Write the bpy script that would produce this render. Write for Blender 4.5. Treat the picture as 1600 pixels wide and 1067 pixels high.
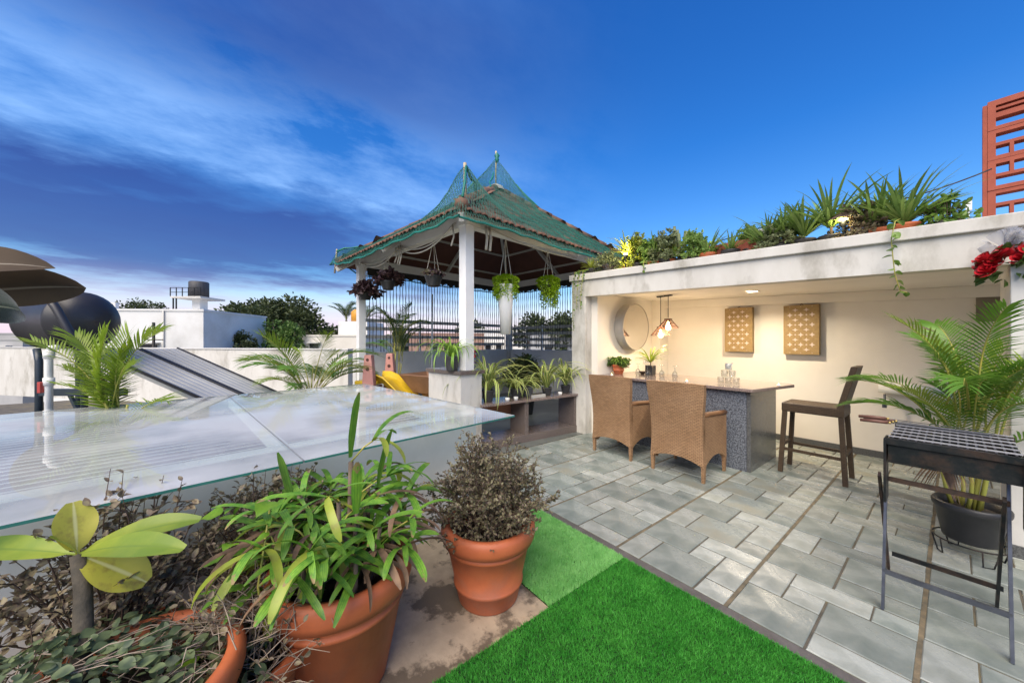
import bpy, bmesh, math, random
import numpy as np
from mathutils import Vector, Matrix
R=math.radians
random.seed(7); rng=np.random.default_rng(7)
sc=bpy.context.scene
for o in list(bpy.data.objects): bpy.data.objects.remove(o)

# ---------------------------------------------------------------- camera
YAW=R(51.85); CAMH=1.5
cam=bpy.data.cameras.new('camera'); co=bpy.data.objects.new('camera',cam); sc.collection.objects.link(co)
cam.sensor_width=36; cam.lens=541/1600*36; cam.clip_start=.02; cam.clip_end=3000
co.location=(0,0,CAMH); co.rotation_euler=(R(90),0,YAW); sc.camera=co

# ---------------------------------------------------------------- world, sun, exposure
SUN_EL=R(48); SUN_AZ=R(-60)          # direction TO the sun, azimuth from +X (behind the camera's right shoulder)
w=bpy.data.worlds.new('World'); sc.world=w; w.use_nodes=True
nt=w.node_tree; nd=nt.nodes; lk=nt.links; nd.clear()
def N(t,**k):
    n=nd.new(t)
    for a,b in k.items(): setattr(n,a,b)
    return n
def math_(op,a,b=None,c=None,clamp=False):
    n=N('ShaderNodeMath',operation=op); n.use_clamp=clamp
    for i,v in enumerate((a,b,c)):
        if v is None: continue
        if isinstance(v,(int,float)): n.inputs[i].default_value=v
        else: lk.new(v,n.inputs[i])
    return n.outputs[0]
def mixc(f,a,b):
    n=N('ShaderNodeMix',data_type='RGBA')
    for i,v in ((0,f),(6,a),(7,b)):
        if isinstance(v,(int,float)): n.inputs[i].default_value=v
        elif isinstance(v,tuple): n.inputs[i].default_value=(*v,1)
        else: lk.new(v,n.inputs[i])
    return n.outputs[2]
def ramp_(v,pts):
    n=N('ShaderNodeValToRGB'); e=n.color_ramp.elements
    while len(e)>1: e.remove(e[-1])
    for i,(p,c) in enumerate(pts):
        x=e[0] if i==0 else e.new(p)
        x.position=p; x.color=(*c,1) if len(c)==3 else c
    lk.new(v,n.inputs[0]); return n.outputs[0]
sky=N('ShaderNodeTexSky',sky_type='NISHITA',sun_disc=False,sun_elevation=SUN_EL,sun_rotation=R(90)-SUN_AZ,altitude=200,air_density=1.2,dust_density=.6,ozone_density=2.2)
tc=N('ShaderNodeTexCoord'); sp=N('ShaderNodeSeparateXYZ'); lk.new(tc.outputs['Generated'],sp.inputs[0])
zc=math_('MAXIMUM',sp.outputs[2],0.0)
den=math_('ADD',zc,.12)
cb=N('ShaderNodeCombineXYZ'); lk.new(math_('DIVIDE',sp.outputs[0],den),cb.inputs[0]); lk.new(math_('DIVIDE',sp.outputs[1],den),cb.inputs[1])
def noise(scale,detail,rough,loc=(0,0,0),rot=0,sc3=(1,1,1)):
    m=N('ShaderNodeMapping'); lk.new(cb.outputs[0],m.inputs[0]); m.inputs[1].default_value=loc; m.inputs[2].default_value=(0,0,rot); m.inputs[3].default_value=sc3
    n=N('ShaderNodeTexNoise'); lk.new(m.outputs[0],n.inputs[0]); n.inputs['Scale'].default_value=scale; n.inputs['Detail'].default_value=detail; n.inputs['Roughness'].default_value=rough
    return n.outputs[0]
# deep evening blue: the Nishita sky, pushed in saturation
hs=N('ShaderNodeHueSaturation'); hs.inputs['Saturation'].default_value=1.22; hs.inputs['Value'].default_value=1.0; hs.inputs['Hue'].default_value=.507; lk.new(sky.outputs[0],hs.inputs['Color'])
tint=ramp_(zc,[(0,(.98,.92,.98)),(.12,(.62,.85,1.0)),(.45,(.22,.66,1.02)),(1,(.14,.55,1.0))])
mt_=N('ShaderNodeMix',data_type='RGBA',blend_type='MULTIPLY'); mt_.inputs[0].default_value=1; lk.new(hs.outputs[0],mt_.inputs[6]); lk.new(tint,mt_.inputs[7]); blue=mt_.outputs[2]
# cloud banks gather towards one side of the sky (azimuth of -X-Y), thinning out across the view
side=math_('ADD',math_('MULTIPLY',sp.outputs[0],-.45),math_('MULTIPLY',sp.outputs[1],-.89))
sidem=N('ShaderNodeMapRange',interpolation_type='SMOOTHSTEP'); lk.new(side,sidem.inputs[0]); sidem.inputs[1].default_value=-.55; sidem.inputs[2].default_value=.35
n1=noise(.75,8,.55,(4.3,2.1,0),R(38),(1,.62,1)); n2=noise(1.3,12,.64,(5.1,7.7,0),R(30),(1,.6,1))
zw=math_('ADD',zc,math_('MULTIPLY',math_('SUBTRACT',n2,.5),.34))
band=ramp_(zw,[(.0,(0,0,0)),(.08,(.05,.05,.05)),(.17,(.9,.9,.9)),(.29,(1,1,1)),(.37,(.12,.12,.12)),(.46,(.05,.05,.05)),(.56,(.65,.65,.65)),(.72,(.9,.9,.9)),(1,(.7,.7,.7))])
c1=math_('MULTIPLY',math_('MULTIPLY',ramp_(n1,[(.26,(0,0,0)),(.48,(1,1,1))]),band),sidem.outputs[0])
bandL=ramp_(zw,[(.0,(.5,.5,.5)),(.12,(.6,.6,.6)),(.28,(.25,.25,.25)),(.36,(1,1,1)),(.46,(1,1,1)),(.58,(.35,.35,.35)),(1,(.2,.2,.2))])
c2=math_('MULTIPLY',math_('MULTIPLY',ramp_(n2,[(.40,(0,0,0)),(.66,(1,1,1))]),bandL),sidem.outputs[0])
SKYK=8.2
dark=tuple(v*SKYK for v in (.024,.050,.215)); lite=tuple(v*SKYK for v in (.27,.46,.80)); mauve=tuple(v*SKYK for v in (.44,.38,.58))
low=N('ShaderNodeMapRange',interpolation_type='SMOOTHSTEP'); lk.new(zc,low.inputs[0]); low.inputs[1].default_value=.22; low.inputs[2].default_value=.02
col=mixc(math_('MULTIPLY',c2,.85),blue,mixc(low.outputs[0],lite,mauve))
col=mixc(math_('MULTIPLY',c1,.85),col,dark)
hz=N('ShaderNodeMapRange',interpolation_type='SMOOTHSTEP'); lk.new(zc,hz.inputs[0]); hz.inputs[1].default_value=.17; hz.inputs[2].default_value=0
col=mixc(math_('MULTIPLY',hz.outputs[0],.85),col,tuple(v*SKYK for v in (.62,.50,.62)))
bg=N('ShaderNodeBackground'); lk.new(col,bg.inputs[0]); bg.inputs[1].default_value=.098
wo=N('ShaderNodeOutputWorld'); lk.new(bg.outputs[0],wo.inputs[0])
sl=bpy.data.lights.new('sun','SUN'); sl.energy=3.0; sl.angle=R(58); sl.color=(1,.88,.72)
so=bpy.data.objects.new('sun',sl); sc.collection.objects.link(so)
sd=Vector((math.cos(SUN_EL)*math.cos(SUN_AZ),math.cos(SUN_EL)*math.sin(SUN_AZ),math.sin(SUN_EL)))
so.rotation_euler=(-sd).to_track_quat('-Z','Y').to_euler(); so.location=(3,-6,9)
sc.view_settings.view_transform='Standard'; sc.view_settings.look='None'; sc.view_settings.gamma=1; sc.view_settings.exposure=1.0

# ---------------------------------------------------------------- frames
FW=(-math.cos(R(38.15)),math.sin(R(38.15))); RT=(math.sin(R(38.15)),math.cos(R(38.15)))
def W(d,l,z=0): return Vector((FW[0]*d+RT[0]*l,FW[1]*d+RT[1]*l,z))      # plan point: d metres ahead of, l right of the camera's foot
GR=R(6.85)                                                             # the gazebo and the skylight stand turned by this much

# ---------------------------------------------------------------- materials
MATS={}
def mat(name,c1,c2=None,scale=6,rough=.6,bump=0,bscale=60,metal=0,spec=.5,rnd=0,detail=5,rough2=None,coat=0,stain=None,stscale=1.5,stretch=(1,1,1),lo=.35,hi=.65,coord='Object',transl=0,uvedge=None,weave=None,trans=0,alpha=1,emit=0,tip=None,stripes=0,strng=(.5,.68)):
    if name in MATS: return MATS[name]
    m=bpy.data.materials.new(name); m.use_nodes=True; t=m.node_tree; n=t.nodes; L=t.links
    b=n['Principled BSDF']; out=n['Material Output']
    tcn=n.new('ShaderNodeTexCoord'); mp=n.new('ShaderNodeMapping'); L.new(tcn.outputs[coord],mp.inputs[0]); mp.inputs[3].default_value=stretch
    def nz(s,d=detail,r=.6):
        x=n.new('ShaderNodeTexNoise'); L.new(mp.outputs[0],x.inputs[0]); x.inputs['Scale'].default_value=s; x.inputs['Detail'].default_value=d; x.inputs['Roughness'].default_value=r; return x.outputs[0]
    def mx(f,a,bb,bt='MIX'):
        x=n.new('ShaderNodeMix'); x.data_type='RGBA'; x.blend_type=bt
        for i,v in ((0,f),(6,a),(7,bb)):
            if isinstance(v,(int,float)): x.inputs[i].default_value=v
            elif isinstance(v,tuple): x.inputs[i].default_value=(*v,1)
            else: L.new(v,x.inputs[i])
        return x.outputs[2]
    def mr(v,a,bb,c=0.,d=1.):
        x=n.new('ShaderNodeMapRange'); L.new(v,x.inputs[0]); x.inputs[1].default_value=a; x.inputs[2].default_value=bb; x.inputs[3].default_value=c; x.inputs[4].default_value=d; return x.outputs[0]
    c2=c2 or tuple(v*.8 for v in c1)
    nv=nz(scale); col=mx(mr(nv,lo,hi),c1,c2)
    if stain:
        s=nz(stscale,8,.65); col=mx(mr(s,strng[0],strng[1],0,.85),col,stain)
    if uvedge:
        uv=n.new('ShaderNodeSeparateXYZ'); L.new(tcn.outputs['UV'],uv.inputs[0])
        ab=n.new('ShaderNodeMath'); ab.operation='SUBTRACT'; L.new(uv.outputs[0],ab.inputs[0]); ab.inputs[1].default_value=.5
        a2=n.new('ShaderNodeMath'); a2.operation='ABSOLUTE'; L.new(ab.outputs[0],a2.inputs[0])
        col=mx(mr(a2.outputs[0],uvedge[1],uvedge[2]),col,uvedge[0])
    if tip or stripes:
        uv2=n.new('ShaderNodeSeparateXYZ'); L.new(tcn.outputs['UV'],uv2.inputs[0])
    if stripes:
        wv=n.new('ShaderNodeMath'); wv.operation='MULTIPLY'; L.new(uv2.outputs[0],wv.inputs[0]); wv.inputs[1].default_value=stripes*6.283
        sn=n.new('ShaderNodeMath'); sn.operation='SINE'; L.new(wv.outputs[0],sn.inputs[0]); col=mx(mr(sn.outputs[0],.2,1,0,.45),col,tuple(v*.45 for v in c2))
    if tip:
        ad=n.new('ShaderNodeMath'); ad.operation='ADD'; L.new(uv2.outputs[1],ad.inputs[0]); L.new(mr(nz(9),.3,.7,-.22,.12),ad.inputs[1]); oj=n.new('ShaderNodeObjectInfo'); a4=n.new('ShaderNodeMath'); a4.operation='ADD'; L.new(ad.outputs[0],a4.inputs[0]); L.new(mr(oj.outputs['Random'],0,1,-.2,.1),a4.inputs[1]); col=mx(mr(a4.outputs[0],tip[1],tip[1]+.06,0,.9),col,tip[0])
    if rnd:
        oi=n.new('ShaderNodeObjectInfo'); v=mr(oi.outputs['Random'],0,1,1-rnd,1+rnd)
        h=n.new('ShaderNodeHueSaturation'); L.new(v,h.inputs['Value']); L.new(col,h.inputs['Color']); col=h.outputs[0]
    bh=None
    if weave:
        uvm=n.new('ShaderNodeMapping'); L.new(tcn.outputs['UV' ],uvm.inputs[0])
        br=n.new('ShaderNodeTexBrick'); L.new(uvm.outputs[0],br.inputs[0]); br.inputs['Scale'].default_value=1
        br.inputs['Brick Width'].default_value=weave[0]; br.inputs['Row Height'].default_value=weave[1]; br.inputs['Mortar Size'].default_value=weave[1]*.16; br.inputs['Mortar Smooth'].default_value=.8
        br.inputs['Color1'].default_value=(1,1,1,1); br.inputs['Color2'].default_value=(.78,.78,.78,1); br.inputs['Mortar'].default_value=(.35,.3,.26,1)
        col=mx(1.0,col,br.outputs[0],'MULTIPLY'); bh=br.outputs[1]
    L.new(col,b.inputs['Base Color'])
    b.inputs['Metallic'].default_value=metal; b.inputs['Specular IOR Level'].default_value=spec
    if rough2 is not None: L.new(mr(nz(scale*.7),.38,.62,rough,rough2),b.inputs['Roughness'])
    else: b.inputs['Roughness'].default_value=rough
    if coat: b.inputs['Coat Weight'].default_value=coat; b.inputs['Coat Roughness'].default_value=.08
    if trans: b.inputs['Transmission Weight'].default_value=trans; b.inputs['IOR'].default_value=1.45
    b.inputs['Alpha'].default_value=alpha
    if emit: L.new(col,b.inputs['Emission Color']); b.inputs['Emission Strength'].default_value=emit
    if bump or bh:
        bp=n.new('ShaderNodeBump'); bp.inputs['Strength'].default_value=bump or .5; bp.inputs['Distance'].default_value=.006
        if bh: bp.invert=True; L.new(bh,bp.inputs['Height'])
        else: L.new(nz(bscale,6,.65),bp.inputs['Height'])
        L.new(bp.outputs[0],b.inputs['Normal'])
    if transl:
        tr=n.new('ShaderNodeBsdfTranslucent'); L.new(col,tr.inputs[0]); ms=n.new('ShaderNodeMixShader'); ms.inputs[0].default_value=transl
        L.new(b.outputs[0],ms.inputs[1]); L.new(tr.outputs[0],ms.inputs[2]); L.new(ms.outputs[0],out.inputs[0])
    MATS[name]=m; return m
def emat(name,c,s):
    if name in MATS: return MATS[name]
    m=bpy.data.materials.new(name); m.use_nodes=True; n=m.node_tree.nodes; b=n['Principled BSDF']
    b.inputs['Base Color'].default_value=(*c,1); b.inputs['Emission Color'].default_value=(*c,1); b.inputs['Emission Strength'].default_value=s
    MATS[name]=m; return m
def glassmat(name,tint=(1,1,1),rough=0.,film=None,painted_sheenf=.3,ior=1.5):
    # a thin pane: glossy by Fresnel, otherwise clear with a tint; optional patchy pale diffuse paints in a bright sky's reflection
    if name in MATS: return MATS[name]
    m=bpy.data.materials.new(name); m.use_nodes=True; t=m.node_tree; n=t.nodes; L=t.links; n.remove(n['Principled BSDF'])
    fr=n.new('ShaderNodeFresnel'); geo=n.new('ShaderNodeNewGeometry'); ir=n.new('ShaderNodeMapRange'); L.new(geo.outputs['Backfacing'],ir.inputs[0]); ir.inputs[3].default_value=ior; ir.inputs[4].default_value=1/ior; L.new(ir.outputs[0],fr.inputs[0])
    gl=n.new('ShaderNodeBsdfGlossy'); gl.inputs['Roughness'].default_value=rough
    tr=n.new('ShaderNodeBsdfTransparent'); tr.inputs[0].default_value=(*tint,1)
    base=tr.outputs[0]
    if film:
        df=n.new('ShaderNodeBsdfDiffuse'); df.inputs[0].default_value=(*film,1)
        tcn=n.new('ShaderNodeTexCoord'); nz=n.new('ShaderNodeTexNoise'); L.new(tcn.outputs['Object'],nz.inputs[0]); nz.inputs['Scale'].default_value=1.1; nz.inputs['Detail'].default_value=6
        mr=n.new('ShaderNodeMapRange'); L.new(nz.outputs[0],mr.inputs[0]); mr.inputs[1].default_value=.35; mr.inputs[2].default_value=.6; mr.inputs[3].default_value=painted_sheenf*.35; mr.inputs[4].default_value=painted_sheenf
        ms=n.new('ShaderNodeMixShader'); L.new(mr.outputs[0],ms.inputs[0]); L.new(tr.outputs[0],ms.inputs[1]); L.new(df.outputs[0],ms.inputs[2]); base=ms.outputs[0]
    mx=n.new('ShaderNodeMixShader'); L.new(fr.outputs[0],mx.inputs[0]); L.new(base,mx.inputs[1]); L.new(gl.outputs[0],mx.inputs[2])
    L.new(mx.outputs[0],n['Material Output'].inputs[0]); MATS[name]=m; return m

# ---------------------------------------------------------------- mesh helpers
class MB:
    def __init__(s): s.v=[]; s.f=[]; s.u=[]
    def add(s,v,f,u=None):
        o=len(s.v); s.v+= [tuple(x) for x in v]; s.f+=[tuple(i+o for i in q) for q in f]; s.u+= list(u) if u else [(0,0)]*len(v); return s
    def box(s,x0,x1,y0,y1,z0,z1,rz=0,c=None):
        v=[(x,y,z) for z in (z0,z1) for y in (y0,y1) for x in (x0,x1)]
        if rz:
            cx,cy=c or ((x0+x1)/2,(y0+y1)/2); ca,sa=math.cos(rz),math.sin(rz)
            v=[(cx+(x-cx)*ca-(y-cy)*sa,cy+(x-cx)*sa+(y-cy)*ca,z) for x,y,z in v]
        return s.add(v,[(0,2,3,1),(4,5,7,6),(0,1,5,4),(2,6,7,3),(0,4,6,2),(1,3,7,5)],[(p[0]+p[1],p[2]) for p in v])
    def bar(s,a,b,w,h=None,up=(0,0,1)):
        h=h or w; a=Vector(a); b=Vector(b); d=(b-a).normalized(); u=Vector(up)
        if abs(d.dot(u))>.98: u=Vector((0,1,0))
        sd_=d.cross(u).normalized(); u=sd_.cross(d)
        v=[]
        for p in (a,b):
            for i,j in ((-1,-1),(1,-1),(1,1),(-1,1)): v.append(p+sd_*(i*w/2)+u*(j*h/2))
        L=(b-a).length; uu=[(i*.05,0) for i in range(4)]+[(i*.05,L) for i in range(4)]
        return s.add(v,[(3,2,1,0),(4,5,6,7),(0,1,5,4),(1,2,6,5),(2,3,7,6),(3,0,4,7)],uu)
    def tube(s,pts,r,n=6,cap=True):
        pts=[Vector(p) for p in pts]; m=len(pts); rs=r if isinstance(r,(list,tuple)) else [r]*m
        o=len(s.v); t0=None; vs=[]; us=[]; L=0
        for i,p in enumerate(pts):
            d=(pts[min(i+1,m-1)]-pts[max(i-1,0)]).normalized()
            if t0 is None:
                x=d.cross(Vector((0,0,1)));
                if x.length<.05: x=d.cross(Vector((1,0,0)))
                x.normalize()
            else:
                x=x-d*x.dot(d); x.normalize()
            t0=d; y=d.cross(x)
            if i: L+=(p-pts[i-1]).length
            for k in range(n):
                a=2*math.pi*k/n; vs.append(p+x*(math.cos(a)*rs[i])+y*(math.sin(a)*rs[i])); us.append((k/n,L))
        f=[(i*n+k,i*n+(k+1)%n,(i+1)*n+(k+1)%n,(i+1)*n+k) for i in range(m-1) for k in range(n)]
        if cap: f+= [tuple(range(n-1,-1,-1)),tuple((m-1)*n+k for k in range(n))]
        return s.add(vs,f,us)
    def lathe(s,prof,n=32,c=(0,0,0),sx=1,sy=1):
        v=[];f=[];u=[]
        for j,(r,z) in enumerate(prof):
            for k in range(n):
                a=2*math.pi*k/n; v.append((c[0]+r*sx*math.cos(a),c[1]+r*sy*math.sin(a),c[2]+z)); u.append((k/n,j))
        for j in range(len(prof)-1):
            for k in range(n): f.append((j*n+k,j*n+(k+1)%n,(j+1)*n+(k+1)%n,(j+1)*n+k))
        return s.add(v,f,u)
    def disc(s,r,z,n=24,c=(0,0)): 
        return s.add([(c[0]+r*math.cos(2*math.pi*k/n),c[1]+r*math.sin(2*math.pi*k/n),z) for k in range(n)],[tuple(range(n))])
    def prism(s,poly,z0,z1):
        n=len(poly); v=[(x,y,z0) for x,y in poly]+[(x,y,z1) for x,y in poly]
        return s.add(v,[tuple(range(n-1,-1,-1)),tuple(range(n,2*n))]+[(i,(i+1)%n,n+(i+1)%n,n+i) for i in range(n)])
    def grid(s,P,uv=True):            # P: rows of points
        h=len(P); w_=len(P[0]); 
        return s.add([p for r in P for p in r],[(i*w_+j,i*w_+j+1,(i+1)*w_+j+1,(i+1)*w_+j) for i in range(h-1) for j in range(w_-1)],[(j/(w_-1),i/(h-1)) for i in range(h) for j in range(w_)])
    def mesh(s,name,m=None,smooth=False):
        me=bpy.data.meshes.new(name); me.from_pydata([tuple(x) for x in s.v],[],s.f)
        uvl=me.uv_layers.new(name='UVMap'); li=np.empty(len(me.loops),dtype=np.int32); me.loops.foreach_get('vertex_index',li)
        uvl.data.foreach_set('uv',np.array(s.u,dtype=np.float32)[li].ravel())
        if m: me.materials.append(m)
        if smooth: me.polygons.foreach_set('use_smooth',[True]*len(me.polygons))
        me.update(); return me
C=sc.collection
def link(name,me,parent=None,loc=(0,0,0),rot=(0,0,0),scale=(1,1,1)):
    o=bpy.data.objects.new(name,me); C.objects.link(o); o.parent=parent; o.location=loc; o.rotation_euler=rot; o.scale=scale if isinstance(scale,tuple) else (scale,)*3
    return o
def part(name,mb,m,parent=None,smooth=False,bev=0,solid=0,label=None,kind=None,**k):
    o=link(name,mb.mesh(name,m,smooth),parent,**k)
    if solid: md=o.modifiers.new('s','SOLIDIFY'); md.thickness=solid; md.offset=0
    if bev: md=o.modifiers.new('b','BEVEL'); md.width=bev; md.segments=2; md.limit_method='ANGLE'
    if label: o['label']=label
    if kind: o['kind']=kind
    return o
def tag(o,label,cat,group=None):
    o['label']=label; o['category']=cat
    if group: o['group']=group
    return o
def thing(name,label,cat,loc=(0,0,0),rz=0,group=None):
    o=bpy.data.objects.new(name,None); C.objects.link(o); o.empty_display_size=.1; o.location=loc; o.rotation_euler=(0,0,rz); return tag(o,label,cat,group)
def struct(o): o['kind']='structure'; return o
def U(a,b): return random.uniform(a,b)

M=dict(
 plaster=mat('white_plaster',(.64,.63,.60),(.57,.56,.53),3,.8,bump=.12,bscale=40),
 plaster_st=mat('weathered_plaster',(.66,.645,.60),(.56,.54,.49),2.5,.85,bump=.25,bscale=30,stain=(.33,.31,.26),stscale=2.6,stretch=(1,1,.45)),
 cream=mat('cream_wall',(.78,.74,.66),(.73,.69,.61),2,.75,bump=.1,bscale=30),
 granite=mat('brown_granite',(.20,.165,.15),(.075,.06,.055),160,.18,detail=2,lo=.45,hi=.58),
 granite_top=mat('polished_granite_top',(.30,.235,.21),(.13,.10,.09),150,.12,detail=2,lo=.42,hi=.6),
 rough_granite=mat('flamed_blue_granite',(.17,.19,.22),(.045,.05,.065),70,.55,bump=1.0,bscale=60,detail=4,lo=.42,hi=.58),
 dark_granite=mat('grey_granite_side',(.12,.125,.125),(.06,.062,.065),140,.22,detail=2,lo=.42,hi=.6),
 terra=mat('terracotta_plastic',(.50,.135,.048),(.40,.10,.038),5,.5,bump=.12,bscale=90,rough2=.68,stain=(.34,.12,.065),stscale=4.5,detail=8),
 soil=mat('soil',(.035,.025,.018),(.015,.011,.009),40,.95,bump=1,bscale=60),
 black=mat('black_plastic',(.018,.019,.021),(.03,.03,.032),8,.45),
 bmetal=mat('black_painted_metal',(.008,.011,.012),(.02,.022,.023),14,.35,bump=.2,bscale=50,rough2=.55,stain=(.05,.03,.02),stscale=7,spec=.25),
 steel=mat('galvanised_steel',(.14,.15,.18),(.08,.09,.11),10,.38,metal=.7),
 rust=mat('rusty_bar',(.09,.05,.032),(.03,.022,.018),22,.7,bump=.4,bscale=80),
 wicker=mat('tan_wicker',(.44,.265,.14),(.36,.205,.10),5,.55,bump=.9,weave=(.042,.0165)),
 wicker_d=mat('dark_wicker',(.105,.068,.037),(.075,.048,.027),5,.5,bump=.9,weave=(.04,.016)),
 white=mat('white_paint',(.80,.80,.78),(.74,.74,.72),4,.5),
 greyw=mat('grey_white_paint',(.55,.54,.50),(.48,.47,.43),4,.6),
 brown=mat('red_brown_ceiling',(.13,.05,.03),(.09,.034,.02),3,.7,stretch=(1,1,1)),
 wood=mat('wooden_handle',(.16,.07,.045),(.09,.04,.028),12,.5),
 bark=mat('bark',(.16,.12,.085),(.09,.065,.045),18,.85,bump=.6,bscale=40),
 twig=mat('dry_twig',(.36,.29,.23),(.23,.175,.13),12,.8),
 twig_d=mat('brown_twig',(.15,.095,.07),(.085,.055,.04),14,.8),
 cane=mat('palm_cane',(.42,.36,.07),(.22,.26,.05),5,.5),
 rope=mat('pale_cord',(.6,.57,.5),(.5,.47,.4),20,.8),
)
LM=dict(
 palm=mat('areca_leaf',(.15,.30,.035),(.075,.19,.022),3,.42,rnd=.22,transl=.35),
 palm_y=mat('areca_leaf_yellowish',(.27,.36,.035),(.15,.26,.025),3,.42,rnd=.2,transl=.35),
 palm_d=mat('palm_leaf_dark',(.075,.13,.035),(.035,.08,.02),3,.45,rnd=.2,transl=.25),
 rhapis=mat('lady_palm_leaf',(.22,.41,.04),(.085,.24,.024),5,.5,rnd=.32,transl=.28,stretch=(6,6,1),tip=((.27,.17,.08),.90),stripes=4),
 rhapis_y=mat('lady_palm_leaf_yellow',(.40,.43,.06),(.24,.36,.035),4,.4,rnd=.15,transl=.3,stain=(.20,.12,.05),stscale=6),
 dryleaf=mat('withered_leaf',(.25,.155,.09),(.13,.08,.05),14,.75,rnd=.3,transl=.15),
 spider=mat('spider_plant_leaf',(.14,.28,.04),(.09,.21,.03),5,.42,rnd=.15,transl=.28,uvedge=((.62,.62,.22),.2,.3)),
 spider_g=mat('spider_plant_leaf_green',(.30,.46,.07),(.17,.34,.04),5,.42,rnd=.2,transl=.32),
 shrub=mat('small_grey_green_leaf',(.225,.215,.11),(.15,.105,.08),90,.55,transl=.2,lo=.4,hi=.6,detail=1),
 shrub_p=mat('small_purple_brown_leaf',(.27,.225,.13),(.17,.125,.09),60,.55,transl=.15,lo=.4,hi=.6,detail=1),
 cover=mat('dull_oval_leaf',(.17,.22,.10),(.075,.11,.06),30,.5,transl=.25,detail=1,lo=.4,hi=.6),
 bright=mat('bright_green_leaf',(.25,.43,.03),(.14,.31,.02),25,.42,transl=.35,rnd=.2),
 frang=mat('frangipani_leaf',(.33,.40,.05),(.19,.29,.035),5,.4,transl=.3,rnd=.12,uvedge=((.19,.28,.04),.06,.02)),
 frang_y=mat('frangipani_leaf_yellow',(.56,.50,.07),(.42,.42,.06),5,.4,transl=.3,uvedge=((.62,.60,.25),.06,.02),stain=(.22,.14,.05),stscale=12),
 rubber=mat('rubber_leaf_top',(.055,.075,.065),(.035,.05,.042),3,.24,uvedge=((.20,.22,.17),.03,.01)),
 rubber_b=mat('rubber_leaf_brown_back',(.085,.062,.042),(.055,.04,.028),3,.75,spec=.15,uvedge=((.22,.19,.15),.035,.012)),
 lime=mat('lime_trailing_leaf',(.40,.55,.02),(.24,.42,.015),60,.45,transl=.35,detail=1),
 purple=mat('purple_leaf',(.055,.022,.032),(.09,.055,.055),40,.45,transl=.1,detail=1),
 vine=mat('vine_leaf',(.20,.33,.06),(.11,.22,.035),12,.42,transl=.3),
 tree_d=mat('tree_leaf_dark',(.08,.105,.035),(.045,.065,.024),.8,.6,transl=.2),
 tree_m=mat('tree_leaf_mid',(.115,.20,.04),(.06,.125,.025),.8,.6,transl=.25),
 roofp=mat('roof_plant_leaf',(.25,.37,.09),(.15,.26,.06),9,.45,rnd=.3,transl=.35),
 roofy=mat('roof_plant_leaf_yellow',(.40,.40,.05),(.20,.28,.04),9,.45,rnd=.2,transl=.3),
 roofgrey=mat('roof_plant_grey_green',(.26,.30,.15),(.15,.19,.09),30,.5,transl=.3),
)
# ---------------------------------------------------------------- plant makers
def arc(L,elev,droop,n,p=1.3):
    pts=[(0.,0.)]; ang=[elev]; x=z=0
    for i in range(1,n+1):
        t=(i-.5)/n; a=elev-droop*t**p; x+=math.cos(a)*L/n; z+=math.sin(a)*L/n; pts.append((x,z)); ang.append(elev-droop*(i/n)**p)
    return pts,ang
def strap(L,w,elev,droop,n=9,fold=.25,prof=None,wob=0,mb=None,twist=0):
    mb=mb or MB(); pts,ang=arc(L,elev,droop,n); prof=prof or (lambda t:(.55+.45*min(1,t/.25))*(1-t**3.2)**.8)
    v=[];u=[]; yo=0
    for i,((x,z),a) in enumerate(zip(pts,ang)):
        t=i/n; hw=w/2*max(prof(t),.02); yo=wob*math.sin(t*5); nx,nz=-math.sin(a),math.cos(a); tw=twist*t
        for s_ in (-1,0,1):
            lift=abs(s_)*fold*hw; sy=s_*hw*math.cos(tw); sn=s_*hw*math.sin(tw)+lift
            v.append((x+nx*sn,yo+sy,z+nz*sn)); u.append(((s_+1)/2,t))
    mb.add(v,[(i*3+j,i*3+j+1,(i+1)*3+j+1,(i+1)*3+j) for i in range(n) for j in (0,1)],u); return mb
def npmesh(name,V,F,m=None):
    me=bpy.data.meshes.new(name); V=np.ascontiguousarray(V,dtype=np.float32); F=np.ascontiguousarray(F,dtype=np.int32); k=F.shape[1]
    me.vertices.add(len(V)); me.vertices.foreach_set('co',V.ravel()); me.loops.add(F.size); me.loops.foreach_set('vertex_index',F.ravel())
    me.polygons.add(len(F)); me.polygons.foreach_set('loop_start',np.arange(0,F.size,k,dtype=np.int32)); me.update(calc_edges=True)
    if m: me.materials.append(m)
    return me
def nrm(a): return a/np.maximum(np.linalg.norm(a,axis=1,keepdims=True),1e-6)
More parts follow.
